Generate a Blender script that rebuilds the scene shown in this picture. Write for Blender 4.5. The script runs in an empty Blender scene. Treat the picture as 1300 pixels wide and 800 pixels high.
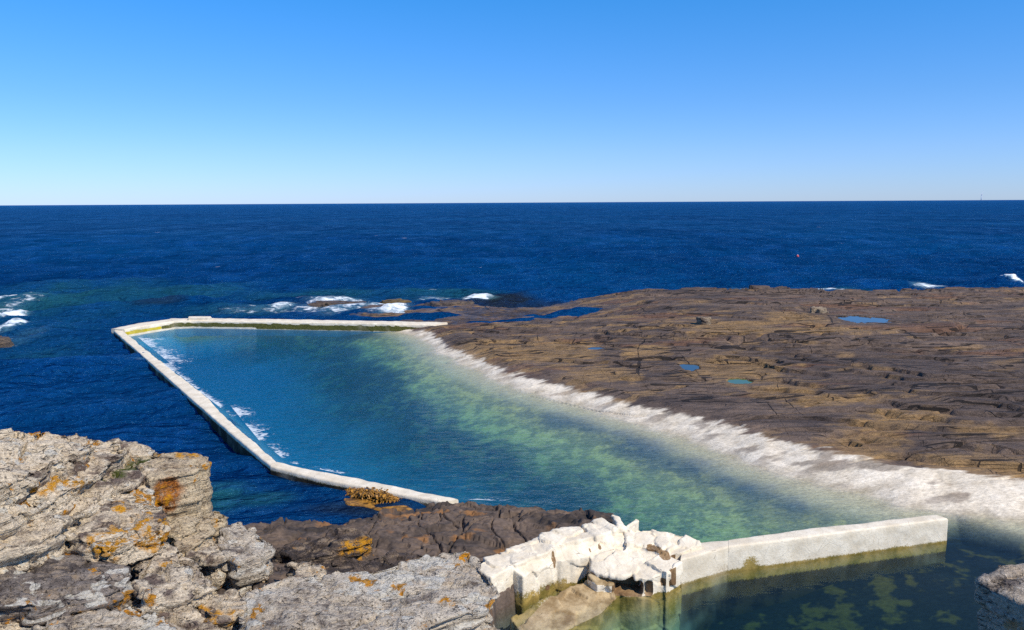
import bpy, bmesh, math, random
import numpy as np
from mathutils import Vector, Matrix, Euler

C = bpy.context.scene
COL = C.collection
R = math.radians

# ------------------------------------------------------------------ camera, sky, sun
CAM_H = 7.0
FPX = 1000.0
PITCH = R(8.13)
ROLL = R(-0.31)
cam_d = bpy.data.cameras.new('camera')
cam_d.sensor_width = 36.0
cam_d.lens = 36.0 * FPX / 1300.0
cam_d.clip_start = 0.1
cam_d.clip_end = 60000.0
cam = bpy.data.objects.new('camera', cam_d)
COL.objects.link(cam)
cam.matrix_world = Matrix.Translation((0, 0, CAM_H)) @ Matrix.Rotation(math.pi / 2 - PITCH, 4, 'X') @ Matrix.Rotation(ROLL, 4, 'Z')
C.camera = cam

SUN_EL, SUN_AZ = R(47), R(128)          # azimuth clockwise from +Y (the viewing direction)
world = bpy.data.worlds.new('World')
C.world = world
world.use_nodes = True
wt = world.node_tree
bg = wt.nodes['Background']
sky = wt.nodes.new('ShaderNodeTexSky')
sky.sky_type = 'NISHITA'
sky.sun_disc = False
sky.sun_elevation = SUN_EL
sky.sun_rotation = SUN_AZ
sky.altitude = 0.0
sky.air_density = 1.0
sky.dust_density = 0.1
sky.ozone_density = 2.5
hs = wt.nodes.new('ShaderNodeHueSaturation')
hs.inputs['Saturation'].default_value = 1.0
hs.inputs['Value'].default_value = 1.0
wt.links.new(sky.outputs[0], hs.inputs['Color'])
# colour balance of the clear northern sky: bluer overhead, pale blue at the horizon
_tc = wt.nodes.new('ShaderNodeTexCoord'); _sx = wt.nodes.new('ShaderNodeSeparateXYZ')
wt.links.new(_tc.outputs['Generated'], _sx.inputs[0])
_rp = wt.nodes.new('ShaderNodeValToRGB'); wt.links.new(_sx.outputs['Z'], _rp.inputs[0])
SKY_TINT = [(0.0, (0.57, 0.80, 1.48)), (0.06, (0.53, 0.80, 1.42)), (0.12, (0.43, 0.80, 1.37)), (0.26, (0.22, 0.88, 1.50))]
_rp.color_ramp.elements[0].position = 0.0; _rp.color_ramp.elements[1].position = SKY_TINT[-1][0]
_rp.color_ramp.elements.new(SKY_TINT[1][0]); _rp.color_ramp.elements.new(SKY_TINT[2][0])
for _e, (_p, _c) in zip(_rp.color_ramp.elements, SKY_TINT): _e.color = (*_c, 1)
_mx = wt.nodes.new('ShaderNodeMix'); _mx.data_type = 'RGBA'; _mx.blend_type = 'MULTIPLY'; _mx.inputs[0].default_value = 1.0
wt.links.new(hs.outputs[0], _mx.inputs[6]); wt.links.new(_rp.outputs[0], _mx.inputs[7])
wt.links.new(_mx.outputs[2], bg.inputs['Color'])
bg.inputs['Strength'].default_value = 0.115

sun_d = bpy.data.lights.new('sun', 'SUN')
sun_d.energy = 5.0
sun_d.angle = R(0.53)
sun_d.color = (1.0, 0.905, 0.75)
sun = bpy.data.objects.new('sun', sun_d)
COL.objects.link(sun)
sdir = Vector((math.cos(SUN_EL) * math.sin(SUN_AZ), math.cos(SUN_EL) * math.cos(SUN_AZ), math.sin(SUN_EL)))
sun.rotation_euler = sdir.to_track_quat('Z', 'Y').to_euler()
sun.location = sdir * 50

C.view_settings.view_transform = 'Standard'
C.view_settings.look = 'None'
C.view_settings.exposure = 0.0
C.view_settings.gamma = 1.0
C.view_settings.use_curve_mapping = False
C.cycles.use_denoising = False
C.cycles.sample_clamp_direct = 1.3
C.cycles.sample_clamp_indirect = 1.3

# ------------------------------------------------------------------ helpers
rng = np.random.default_rng(7)
_perm = rng.permutation(256)
_perm = np.concatenate([_perm, _perm, _perm])
_g = rng.normal(size=(256, 3))
_g /= np.linalg.norm(_g, axis=1)[:, None]


def perlin(x, y, z=None):
    x = np.asarray(x, float); y = np.asarray(y, float)
    z = np.zeros_like(x) + (0.37 if z is None else z)
    xi = np.floor(x).astype(int); yi = np.floor(y).astype(int); zi = np.floor(z).astype(int)
    xf, yf, zf = x - xi, y - yi, z - zi
    f = lambda t: t * t * t * (t * (t * 6 - 15) + 10)
    u, v, w = f(xf), f(yf), f(zf)
    xi &= 255; yi &= 255; zi &= 255
    out = 0
    for dx in (0, 1):
        wx = u if dx else 1 - u
        for dy in (0, 1):
            wy = v if dy else 1 - v
            for dz in (0, 1):
                wz = w if dz else 1 - w
                g = _g[_perm[_perm[_perm[xi + dx] + yi + dy] + zi + dz]]
                out = out + wx * wy * wz * (g[..., 0] * (xf - dx) + g[..., 1] * (yf - dy) + g[..., 2] * (zf - dz))
    return out * 1.5


def fbm(x, y, z=None, o=4, gain=0.5):
    s = 0; a = 1.0; t = 0
    for k in range(o):
        s = s + a * perlin(x * 2 ** k + 17.3 * k, y * 2 ** k - 9.1 * k, None if z is None else z * 2 ** k + 3.7 * k)
        t += a; a *= gain
    return s / t


def sstep(a, b, x):
    t = np.clip((x - a) / (b - a), 0, 1)
    return t * t * (3 - 2 * t)


def hash1(n):
    return np.abs(np.sin(n * 12.9898 + 4.1) * 43758.5453) % 1.0


def at(u, v, z=0.0):
    """world point of height z seen at a place of the photograph (only used to read off positions)"""
    x = (u - 650) / FPX; y = -(v - 400) / FPX
    c, s = math.cos(ROLL), math.sin(ROLL)
    x, y = c * x - s * y, s * x + c * y
    f = math.cos(PITCH) + y * math.sin(PITCH); d = -math.sin(PITCH) + y * math.cos(PITCH)
    t = (z - CAM_H) / d
    return np.array([x * t, f * t, z])


def seg_dist(px, py, poly, closed=False):
    d = np.full(px.shape, 1e9)
    n = len(poly)
    for i in range(n if closed else n - 1):
        ax, ay = poly[i][0], poly[i][1]
        bx, by = poly[(i + 1) % n][0], poly[(i + 1) % n][1]
        vx, vy = bx - ax, by - ay
        L = vx * vx + vy * vy + 1e-12
        t = np.clip(((px - ax) * vx + (py - ay) * vy) / L, 0, 1)
        d = np.minimum(d, np.hypot(px - ax - t * vx, py - ay - t * vy))
    return d


def facets(V, scale, seed, flat=1.0):
    """broken-stone facets: each Voronoi cell has its own offset and tilt"""
    Q = V * scale; Q = Q.copy(); Q[:, 2] *= flat
    Q = Q + 0.12 * np.stack([perlin(Q[:, 0] * 2 + i * 9, Q[:, 1] * 2, Q[:, 2] * 2) for i in range(3)], 1)
    I = np.floor(Q).astype(int)
    best = np.full(len(V), 1e9); off = np.zeros(len(V)); second = np.full(len(V), 1e9)
    for dx in (-1, 0, 1):
        for dy in (-1, 0, 1):
            for dz in (-1, 0, 1):
                c = I + np.array([dx, dy, dz])
                h = _perm[_perm[_perm[(c[:, 0] + seed) & 255] + (c[:, 1] & 255)] + (c[:, 2] & 255)]
                j = _g[h] * 0.45 + 0.5
                dv = Q - (c + j)
                dd = (dv ** 2).sum(1)
                tilt = (dv * _g[(h + 77) & 255]).sum(1)
                val = hash1(h.astype(float)) - 0.5 + 0.7 * tilt
                nearer = dd < best
                second = np.where(nearer, best, np.minimum(second, dd))
                off = np.where(nearer, val, off); best = np.where(nearer, dd, best)
    return off, np.sqrt(second) - np.sqrt(best)


def inside(px, py, poly):
    r = np.zeros(px.shape, bool)
    n = len(poly)
    for i in range(n):
        ax, ay = poly[i][0], poly[i][1]
        bx, by = poly[(i + 1) % n][0], poly[(i + 1) % n][1]
        if ay == by:
            continue
        c = ((ay > py) != (by > py)) & (px < (bx - ax) * (py - ay) / (by - ay) + ax)
        r ^= c
    return r


def signed(px, py, poly):
    d = seg_dist(px, py, poly, True)
    return np.where(inside(px, py, poly), d, -d)


def mesh_from(name, V, F, mat, smooth=True, attrs=None, parent=None, cols=None):
    me = bpy.data.meshes.new(name)
    V = np.asarray(V, np.float32)
    if isinstance(F, np.ndarray):
        n, k = F.shape
        me.vertices.add(len(V)); me.vertices.foreach_set('co', V.ravel())
        me.loops.add(n * k); me.loops.foreach_set('vertex_index', F.astype(np.int32).ravel())
        me.polygons.add(n)
        me.polygons.foreach_set('loop_start', np.arange(0, n * k, k, dtype=np.int32))
        me.polygons.foreach_set('loop_total', np.full(n, k, np.int32))
        me.update(calc_edges=True)
        me.validate()
    else:
        me.from_pydata([tuple(map(float, p)) for p in V], [], F)
        me.update()
    me.polygons.foreach_set('use_smooth', np.full(len(me.polygons), smooth))
    for k, a in (attrs or {}).items():
        at_ = me.attributes.new(k, 'FLOAT', 'POINT')
        at_.data.foreach_set('value', np.asarray(a, np.float32))
    if cols is not None:
        ca = me.attributes.new('tint', 'FLOAT_COLOR', 'POINT')
        ca.data.foreach_set('color', np.concatenate([cols, np.ones((len(cols), 1))], 1).astype(np.float32).ravel())
    me.materials.append(mat)
    o = bpy.data.objects.new(name, me)
    COL.objects.link(o)
    if parent:
        o.parent = parent
    return o


def grid_faces(nr, nc):
    i = np.arange((nr - 1) * nc).reshape(nr - 1, nc)[:, :-1].ravel()
    return np.stack([i, i + 1, i + nc + 1, i + nc], 1)


def tag(o, label=None, cat=None, group=None, kind=None):
    if label: o['label'] = label
    if cat: o['category'] = cat
    if group: o['group'] = group
    if kind: o['kind'] = kind
    return o


def empty(name, loc):
    o = bpy.data.objects.new(name, None)
    o.location = loc
    o.empty_display_size = 0.2
    COL.objects.link(o)
    return o


class NT:
    """small node-tree builder"""
    def __init__(s, name):
        s.m = bpy.data.materials.new(name); s.m.use_nodes = True
        s.t = s.m.node_tree; s.t.nodes.clear()
        s.out = s.n('ShaderNodeOutputMaterial')

    def n(s, typ, **kw):
        nd = s.t.nodes.new(typ)
        for k, v in kw.items():
            setattr(nd, k, v)
        return nd

    def l(s, a, b): s.t.links.new(a, b)

    def setv(s, sock, v):
        if hasattr(v, 'is_linked') or isinstance(v, bpy.types.NodeSocket): s.l(v, sock)
        else: sock.default_value = v

    def coord(s, scale=(1, 1, 1), rot=(0, 0, 0), src='Object', loc=(0, 0, 0)):
        tc = s.n('ShaderNodeTexCoord'); mp = s.n('ShaderNodeMapping')
        mp.inputs['Scale'].default_value = scale; mp.inputs['Rotation'].default_value = rot
        mp.inputs['Location'].default_value = loc
        s.l(tc.outputs[src], mp.inputs['Vector'])
        return mp.outputs[0]

    def noise(s, vec, scale, detail=4, rough=0.55, dist=0.0):
        nd = s.n('ShaderNodeTexNoise')
        s.l(vec, nd.inputs['Vector'])
        nd.inputs['Scale'].default_value = scale; nd.inputs['Detail'].default_value = detail
        nd.inputs['Roughness'].default_value = rough; nd.inputs['Distortion'].default_value = dist
        return nd.outputs['Fac']

    def voro(s, vec, scale, feature='F1', rnd=1.0, out='Distance'):
        nd = s.n('ShaderNodeTexVoronoi', feature=feature)
        s.l(vec, nd.inputs['Vector']); nd.inputs['Scale'].default_value = scale
        nd.inputs['Randomness'].default_value = rnd
        return nd.outputs[out]

    def ramp(s, f, a, b, smooth=True, lo=0.0, hi=1.0):
        nd = s.n('ShaderNodeMapRange')
        nd.interpolation_type = 'SMOOTHSTEP' if smooth else 'LINEAR'
        s.setv(nd.inputs['Value'], f)
        nd.inputs['From Min'].default_value = a; nd.inputs['From Max'].default_value = b
        nd.inputs['To Min'].default_value = lo; nd.inputs['To Max'].default_value = hi
        return nd.outputs[0]

    def math(s, op, a, b=0.0, c=None):
        nd = s.n('ShaderNodeMath', operation=op)
        s.setv(nd.inputs[0], a); s.setv(nd.inputs[1], b)
        if c is not None: s.setv(nd.inputs[2], c)
        return nd.outputs[0]

    def mix(s, f, a, b, mode='MIX'):
        nd = s.n('ShaderNodeMix', data_type='RGBA', blend_type=mode)
        s.setv(nd.inputs[0], f)
        for i, v in ((6, a), (7, b)):
            if isinstance(v, tuple): nd.inputs[i].default_value = (*v, 1) if len(v) == 3 else v
            else: s.l(v, nd.inputs[i])
        return nd.outputs[2]

    def attr(s, name, out='Fac'):
        nd = s.n('ShaderNodeAttribute', attribute_name=name)
        return nd.outputs[out]

    def bump(s, h, strength, dist, normal=None):
        nd = s.n('ShaderNodeBump')
        s.setv(nd.inputs['Strength'], strength); nd.inputs['Distance'].default_value = dist
        s.l(h, nd.inputs['Height'])
        if normal is not None: s.l(normal, nd.inputs['Normal'])
        return nd.outputs[0]

    def bsdf(s, col, rough=0.9, normal=None, spec=0.3):
        b = s.n('ShaderNodeBsdfPrincipled')
        if isinstance(col, tuple): b.inputs['Base Color'].default_value = (*col, 1)
        else: s.l(col, b.inputs['Base Color'])
        s.setv(b.inputs['Roughness'], rough)
        b.inputs['Specular IOR Level'].default_value = spec
        if normal is not None: s.l(normal, b.inputs['Normal'])
        return b.outputs[0]

    def done(s, surf=None, vol=None):
        if surf is not None: s.l(surf, s.out.inputs['Surface'])
        if vol is not None: s.l(vol, s.out.inputs['Volume'])
        return s.m


# ------------------------------------------------------------------ materials
def mat_terrain():
    t = NT('shelf_rock')
    c = t.attr('tint', 'Color')
    v = t.coord((1, 2.2, 2.2), (0, 0, R(8)))
    fine = t.noise(v, 9, 8, 0.65)
    grain = t.noise(t.coord(), 60, 4, 0.6)
    k = t.ramp(fine, 0.25, 0.75, False, 0.60, 1.40)
    k2 = t.ramp(grain, 0.2, 0.8, False, 0.85, 1.15)
    st = t.noise(t.coord((0.55, 4.2, 4), (0, 0, R(5))), 1.5, 9, 0.68, 0.3)
    k3 = t.ramp(st, 0.36, 0.50, True, 0.58, 1.08)
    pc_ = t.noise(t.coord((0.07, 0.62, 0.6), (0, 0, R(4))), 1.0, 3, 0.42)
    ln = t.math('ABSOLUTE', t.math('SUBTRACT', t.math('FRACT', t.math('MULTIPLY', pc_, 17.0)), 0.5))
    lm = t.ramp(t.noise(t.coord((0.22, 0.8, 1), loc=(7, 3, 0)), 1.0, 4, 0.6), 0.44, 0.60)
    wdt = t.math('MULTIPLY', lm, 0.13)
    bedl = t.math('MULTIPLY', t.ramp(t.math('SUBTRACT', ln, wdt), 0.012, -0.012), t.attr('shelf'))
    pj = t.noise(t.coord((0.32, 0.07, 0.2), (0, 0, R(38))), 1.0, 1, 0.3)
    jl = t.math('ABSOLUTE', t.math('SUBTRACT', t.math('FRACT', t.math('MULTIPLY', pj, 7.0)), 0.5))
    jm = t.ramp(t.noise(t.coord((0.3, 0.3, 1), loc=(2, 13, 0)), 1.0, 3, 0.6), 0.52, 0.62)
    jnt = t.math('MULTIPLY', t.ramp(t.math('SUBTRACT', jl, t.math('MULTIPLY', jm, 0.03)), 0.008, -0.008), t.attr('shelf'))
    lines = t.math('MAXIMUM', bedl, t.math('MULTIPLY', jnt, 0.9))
    k3 = t.math('ADD', t.math('MULTIPLY', k3, t.attr('shelf')), t.math('SUBTRACT', 1.0, t.attr('shelf')))
    km = t.math('MULTIPLY', t.math('MULTIPLY', k, k2), k3)
    col = t.mix(1.0, c, t.n('ShaderNodeCombineColor').outputs[0], 'MULTIPLY')
    cc = t.t.nodes[-1] if False else None
    comb = [n for n in t.t.nodes if n.type == 'COMBINE_COLOR'][0]
    for i in range(3): t.l(km, comb.inputs[i])
    h = t.math('ADD', t.math('ADD', fine, t.math('MULTIPLY', grain, 0.35)), t.math('MULTIPLY', k3, 0.6))
    h = t.math('SUBTRACT', h, t.math('MULTIPLY', lines, 1.2))
    nrm = t.bump(h, t.math('ADD', 0.28, t.math('MULTIPLY', t.attr('shelf'), 0.72)), 0.06)
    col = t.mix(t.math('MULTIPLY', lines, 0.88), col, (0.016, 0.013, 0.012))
    rough = t.math('SUBTRACT', 0.9, t.math('MULTIPLY', t.attr('wet'), 0.55))
    return t.done(t.bsdf(col, rough, nrm, 0.25))


def mat_lichen_rock(name, light=(0.70, 0.585, 0.43), dark=(0.15, 0.11, 0.09), white=1.0, orange=1.0, darkness=0.0):
    t = NT(name)
    p = t.coord(src='Object')
    w = t.n('ShaderNodeVectorMath', operation='ADD')
    t.l(p, w.inputs[0])
    wn = t.n('ShaderNodeTexNoise'); t.l(p, wn.inputs['Vector']); wn.inputs['Scale'].default_value = 7; wn.inputs['Detail'].default_value = 4
    sc = t.n('ShaderNodeVectorMath', operation='SCALE'); sc.inputs['Scale'].default_value = 0.13
    t.l(wn.outputs['Color'], sc.inputs[0]); t.l(sc.outputs[0], w.inputs[1])
    pw = w.outputs[0]
    strat = t.coord((1.2, 1.2, 9), (R(8), R(-7), 0))
    ns = t.noise(strat, 2.6, 7, 0.62)
    big = t.noise(p, 1.15, 4, 0.55, 0.4)
    mid = t.noise(p, 5.5, 8, 0.7)
    fine = t.noise(p, 34, 6, 0.7)
    g = t.math('ADD', t.math('MULTIPLY', big, 0.9), t.math('ADD', t.math('MULTIPLY', mid, 0.55), t.math('MULTIPLY', ns, 0.55)))
    f = t.ramp(g, 0.83 + darkness, 1.05 + darkness)
    base = t.mix(f, dark, light)
    base = t.mix(t.ramp(ns, 0.52, 0.62), base, t.mix(0.5, base, (0.40, 0.30, 0.20)))
    # fine speckle of grey crustose lichen
    sp = t.ramp(fine, 0.32, 0.68, False, 0.66, 1.32)
    comb = t.n('ShaderNodeCombineColor')
    for i in range(3): t.l(sp, comb.inputs[i])
    base = t.mix(1.0, base, comb.outputs[0], 'MULTIPLY')
    # small dark pits
    pit = t.ramp(t.noise(p, 21, 3, 0.6), 0.61, 0.68)
    base = t.mix(t.math('MULTIPLY', pit, 0.75), base, (0.035, 0.028, 0.026))
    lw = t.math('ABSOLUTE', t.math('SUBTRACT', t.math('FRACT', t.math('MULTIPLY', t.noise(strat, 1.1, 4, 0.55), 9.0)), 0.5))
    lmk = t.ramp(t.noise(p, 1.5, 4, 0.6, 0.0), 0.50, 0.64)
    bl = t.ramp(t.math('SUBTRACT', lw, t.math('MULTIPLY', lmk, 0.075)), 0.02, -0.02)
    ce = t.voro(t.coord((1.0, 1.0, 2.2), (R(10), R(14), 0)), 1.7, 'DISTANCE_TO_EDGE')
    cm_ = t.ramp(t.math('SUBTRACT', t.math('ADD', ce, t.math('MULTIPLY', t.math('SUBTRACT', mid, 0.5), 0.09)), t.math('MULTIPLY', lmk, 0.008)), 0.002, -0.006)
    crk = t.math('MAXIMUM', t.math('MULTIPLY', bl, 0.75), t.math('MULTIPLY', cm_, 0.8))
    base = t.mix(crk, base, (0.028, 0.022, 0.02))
    # white lichen discs, in patches
    up = t.n('ShaderNodeSeparateXYZ'); gm = t.n('ShaderNodeNewGeometry'); t.l(gm.outputs['Normal'], up.inputs[0])
    top = t.ramp(up.outputs['Z'], 0.15, 0.6)
    flat = t.n('ShaderNodeMapping'); flat.inputs['Scale'].default_value = (0.72, 1, 1); t.l(pw, flat.inputs['Vector'])
    vw = t.voro(flat.outputs[0], 4.8)
    wmask = t.ramp(t.noise(p, 1.3, 3, 0.5), 0.47, 0.60)
    thr = t.math('MULTIPLY', wmask, 0.36 * white)
    wm = t.ramp(t.math('SUBTRACT', vw, thr), 0.03, -0.03)
    wm = t.math('MULTIPLY', wm, t.ramp(thr, 0.04, 0.1))
    vw2 = t.voro(pw, 17)
    wm2 = t.math('MULTIPLY', t.ramp(vw2, 0.30, 0.22), t.ramp(t.noise(p, 2.3, 3), 0.5, 0.62))
    wm = t.math('MULTIPLY', t.math('MAXIMUM', wm, t.math('MULTIPLY', wm2, 0.8 * min(1, white))), top)
    base = t.mix(t.math('MULTIPLY', wm, 0.9), base, t.mix(t.ramp(fine, 0.35, 0.65), (0.44, 0.41, 0.35), (0.70, 0.66, 0.57)))
    # orange lichen
    on = t.math('ADD', t.noise(p, 2.1, 3, 0.55), t.math('MULTIPLY', t.noise(p, 13, 6, 0.7), 0.38))
    om = t.ramp(on, 0.825 - 0.05 * (orange - 1), 0.87 - 0.05 * (orange - 1))
    om = t.math('MULTIPLY', om, t.ramp(fine, 0.3, 0.5, True, 0.35, 1.0))
    oc = t.mix(t.ramp(mid, 0.4, 0.6), (0.60, 0.25, 0.012), (0.42, 0.20, 0.03))
    base = t.mix(t.math('MULTIPLY', om, min(1.0, orange)), base, oc)
    # optional marks written on the mesh (rust, olive moss)
    base = t.mix(t.math('MULTIPLY', t.attr('rust'), t.ramp(mid, 0.35, 0.5)), base, t.mix(t.ramp(fine, .4, .6), (0.17, 0.055, 0.02), (0.42, 0.15, 0.025)))
    base = t.mix(t.math('MULTIPLY', t.math('MULTIPLY', t.attr('gold'), t.ramp(mid, 0.47, 0.55)), t.ramp(fine, 0.32, 0.5, True, 0.3, 1.0)), base, (0.56, 0.26, 0.015))
    base = t.mix(t.math('MULTIPLY', t.attr('moss'), t.ramp(mid, 0.38, 0.5)), base, (0.07, 0.085, 0.018))
    h = t.math('ADD', t.math('MULTIPLY', ns, 1.2), t.math('ADD', mid, t.math('MULTIPLY', fine, 0.45)))
    h = t.math('SUBTRACT', h, t.math('ADD', t.math('MULTIPLY', pit, 0.25), t.math('MULTIPLY', crk, 0.6)))
    nrm = t.bump(h, 1.0, 0.065)
    return t.done(t.bsdf(base, 0.92, nrm, 0.15))


def mat_wet_rock(name, a=(0.045, 0.036, 0.032), b=(0.11, 0.078, 0.055), rough=0.55):
    t = NT(name)
    p = t.coord((1, 1.5, 4), (R(6), R(-9), R(12)))
    n = t.noise(p, 2.2, 8, 0.65)
    f = t.noise(t.coord(), 16, 6, 0.65)
    c = t.mix(t.ramp(n, 0.38, 0.62), a, b)
    c = t.mix(t.ramp(f, 0.55, 0.68), c, (0.2, 0.125, 0.06))
    nrm = t.bump(t.math('ADD', n, t.math('MULTIPLY', f, 0.4)), 1.0, 0.08)
    return t.done(t.bsdf(c, rough, nrm, 0.35))


def mat_whitewash(name):
    """lime-washed concrete / rock: 'alg' olive-gold weed stain and painted wall reflection, 'black' dark weed with painted shade, 'bare' unpainted rock"""
    t = NT(name)
    p = t.coord()
    n = t.noise(p, 3.0, 6, 0.65)
    f = t.noise(p, 26, 6, 0.7)
    c = t.mix(t.ramp(n, 0.3, 0.7), (0.64, 0.55, 0.41), (0.84, 0.755, 0.605))
    c = t.mix(t.math('MULTIPLY', t.ramp(f, 0.56, 0.70), 0.6), c, (0.50, 0.44, 0.34))
    # tan streaks and hairline cracks
    cr = t.voro(t.coord((1, 1, 1.4)), 2.6, 'DISTANCE_TO_EDGE')
    crm = t.math('MULTIPLY', t.ramp(cr, 0.012, 0.0), t.ramp(n, 0.47, 0.6))
    c = t.mix(t.math('MULTIPLY', crm, 0.8), c, (0.2, 0.16, 0.11))
    am = t.ramp(t.math('ADD', t.attr('alg_refl'), t.math('MULTIPLY', t.math('SUBTRACT', f, 0.5), 1.1)), 0.35, 0.65)
    ac = t.mix(t.ramp(n, 0.35, 0.65), (0.15, 0.12, 0.025), (0.34, 0.24, 0.07))
    c = t.mix(am, c, ac)
    ym = t.ramp(t.math('ADD', t.attr('yellow'), t.math('MULTIPLY', t.math('SUBTRACT', f, 0.5), 0.9)), 0.35, 0.65)
    c = t.mix(ym, c, t.mix(t.ramp(n, 0.4, 0.6), (0.46, 0.36, 0.02), (0.60, 0.46, 0.03)))
    gm = t.ramp(t.math('ADD', t.attr('green'), t.math('MULTIPLY', t.math('SUBTRACT', n, 0.5), 1.3)), 0.35, 0.6)
    c = t.mix(gm, c, t.mix(t.ramp(f, 0.4, 0.6), (0.045, 0.05, 0.012), (0.16, 0.15, 0.04)))
    bm = t.ramp(t.math('ADD', t.attr('bare'), t.math('MULTIPLY', t.math('SUBTRACT', f, 0.5), 0.7)), 0.4, 0.6)
    c = t.mix(bm, c, t.mix(t.ramp(n, 0.35, 0.65), (0.15, 0.085, 0.04), (0.28, 0.18, 0.09)))
    tm = t.ramp(t.math('ADD', t.attr('tanr'), t.math('MULTIPLY', t.math('SUBTRACT', f, 0.5), 0.8)), 0.4, 0.65)
    c = t.mix(tm, c, t.mix(t.ramp(n, 0.35, 0.65), (0.24, 0.16, 0.075), (0.50, 0.38, 0.22)))
    km = t.ramp(t.math('ADD', t.attr('black'), t.math('MULTIPLY', t.math('SUBTRACT', f, 0.5), 0.8)), 0.4, 0.6)
    c = t.mix(km, c, t.mix(t.ramp(n, 0.4, 0.6), (0.02, 0.017, 0.012), (0.05, 0.035, 0.018)))
    sz = t.n('ShaderNodeSeparateXYZ'); gp = t.n('ShaderNodeNewGeometry'); t.l(gp.outputs['Position'], sz.inputs[0])
    c = t.mix(t.math('MULTIPLY', t.attr('sub'), t.ramp(sz.outputs['Z'], 0.0, -0.06)), c, t.mix(f, (0.07, 0.18, 0.27), (0.12, 0.26, 0.38)))  # sunken wall takes the scattered-light blue painted on the pool floor
    pj = t.noise(t.coord((1, 1, 0.6)), 0.9, 3)
    c = t.mix(t.ramp(pj, 0.5, 0.7, True, 0.0, 0.35), c, (0.52, 0.44, 0.32))
    nrm = t.bump(t.math('ADD', n, t.math('MULTIPLY', f, 0.25)), 0.45, 0.05)
    return t.done(t.bsdf(c, 0.9, nrm, 0.2))


def mat_sea():
    t = NT('sea_water')
    p = t.coord()
    b1 = t.noise(t.coord((0.55, 1.1, 1)), 1.6, 5, 0.6)
    b2 = t.noise(t.coord((0.6, 1.0, 1), (0, 0, R(25))), 5.5, 4, 0.6)
    b3 = t.noise(t.coord((0.5, 1.0, 1), (0, 0, R(-14))), 0.22, 5, 0.6)
    h = t.math('ADD', t.math('MULTIPLY', b1, 0.55), t.math('ADD', t.math('MULTIPLY', b2, 0.16), t.math('MULTIPLY', b3, 1.6)))
    nrm = t.bump(h, 1.0, 1.5)
    deep = t.mix(t.ramp(t.noise(p, 0.02, 4), 0.35, 0.65), (0.001, 0.033, 0.116), (0.0016, 0.050, 0.157))
    c = t.mix(t.attr('green'), deep, (0.012, 0.085, 0.10))
    c = t.mix(t.attr('reef'), c, (0.016, 0.018, 0.012))
    c = t.mix(t.ramp(t.attr('foam'), 0.1, 1.0, True, 0.0, 0.75), c, (0.10, 0.24, 0.29))
    # foam: lacy network where the water breaks, and far whitecaps
    f1 = t.noise(t.coord((0.7, 1.1, 1)), 1.7, 8, 0.68, 0.6)
    fm = t.ramp(t.math('ADD', t.attr('foam'), t.math('MULTIPLY', t.math('SUBTRACT', f1, 0.5), 2.4)), 0.5, 1.05)
    fm = t.math('MULTIPLY', fm, t.ramp(t.attr('foam'), 0.02, 0.2))
    cap = t.noise(t.coord((0.12, 0.5, 1)), 1.0, 6, 0.62)
    capm = t.math('MULTIPLY', t.ramp(cap, 0.735, 0.75), 0.8)
    fm = t.math('MAXIMUM', fm, capm)
    df = t.n('ShaderNodeBsdfDiffuse'); t.l(c, df.inputs['Color']); t.l(nrm, df.inputs['Normal'])
    gl = t.n('ShaderNodeBsdfGlossy'); gl.inputs['Roughness'].default_value = 0.10; t.l(nrm, gl.inputs['Normal'])
    gl.inputs['Color'].default_value = (0.24, 0.60, 1.0, 1)
    fr = t.n('ShaderNodeFresnel'); fr.inputs['IOR'].default_value = 1.33; t.l(nrm, fr.inputs['Normal'])
    wb = t.n('ShaderNodeMixShader')          # a wind-roughened sea never reaches the mirror reflectance of flat water
    gust = t.noise(t.coord((1.5, 0.62, 1)), 0.16, 9, 0.66)          # reflection strength painted by noise: gust patches, light and dark wave streaks
    gust2 = t.noise(t.coord((0.5, 0.12, 1)), 0.16, 6, 0.62)
    gk = t.math('MULTIPLY', t.ramp(gust, 0.36, 0.66, False, 0.12, 1.9), t.ramp(gust2, 0.36, 0.64, False, 0.6, 1.4))
    t.l(t.math('MULTIPLY', gk, t.ramp(fr.outputs[0], 0.02, 0.5, False, 0.03, 0.25)), wb.inputs[0]); t.l(df.outputs[0], wb.inputs[1]); t.l(gl.outputs[0], wb.inputs[2])
    body = wb.outputs[0]
    fo = t.bsdf((0.74, 0.79, 0.82), 0.8, None, 0.2)
    ms = t.n('ShaderNodeMixShader')
    t.l(fm, ms.inputs[0]); t.l(body, ms.inputs[1]); t.l(fo, ms.inputs[2])
    return t.done(ms.outputs[0])


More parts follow.
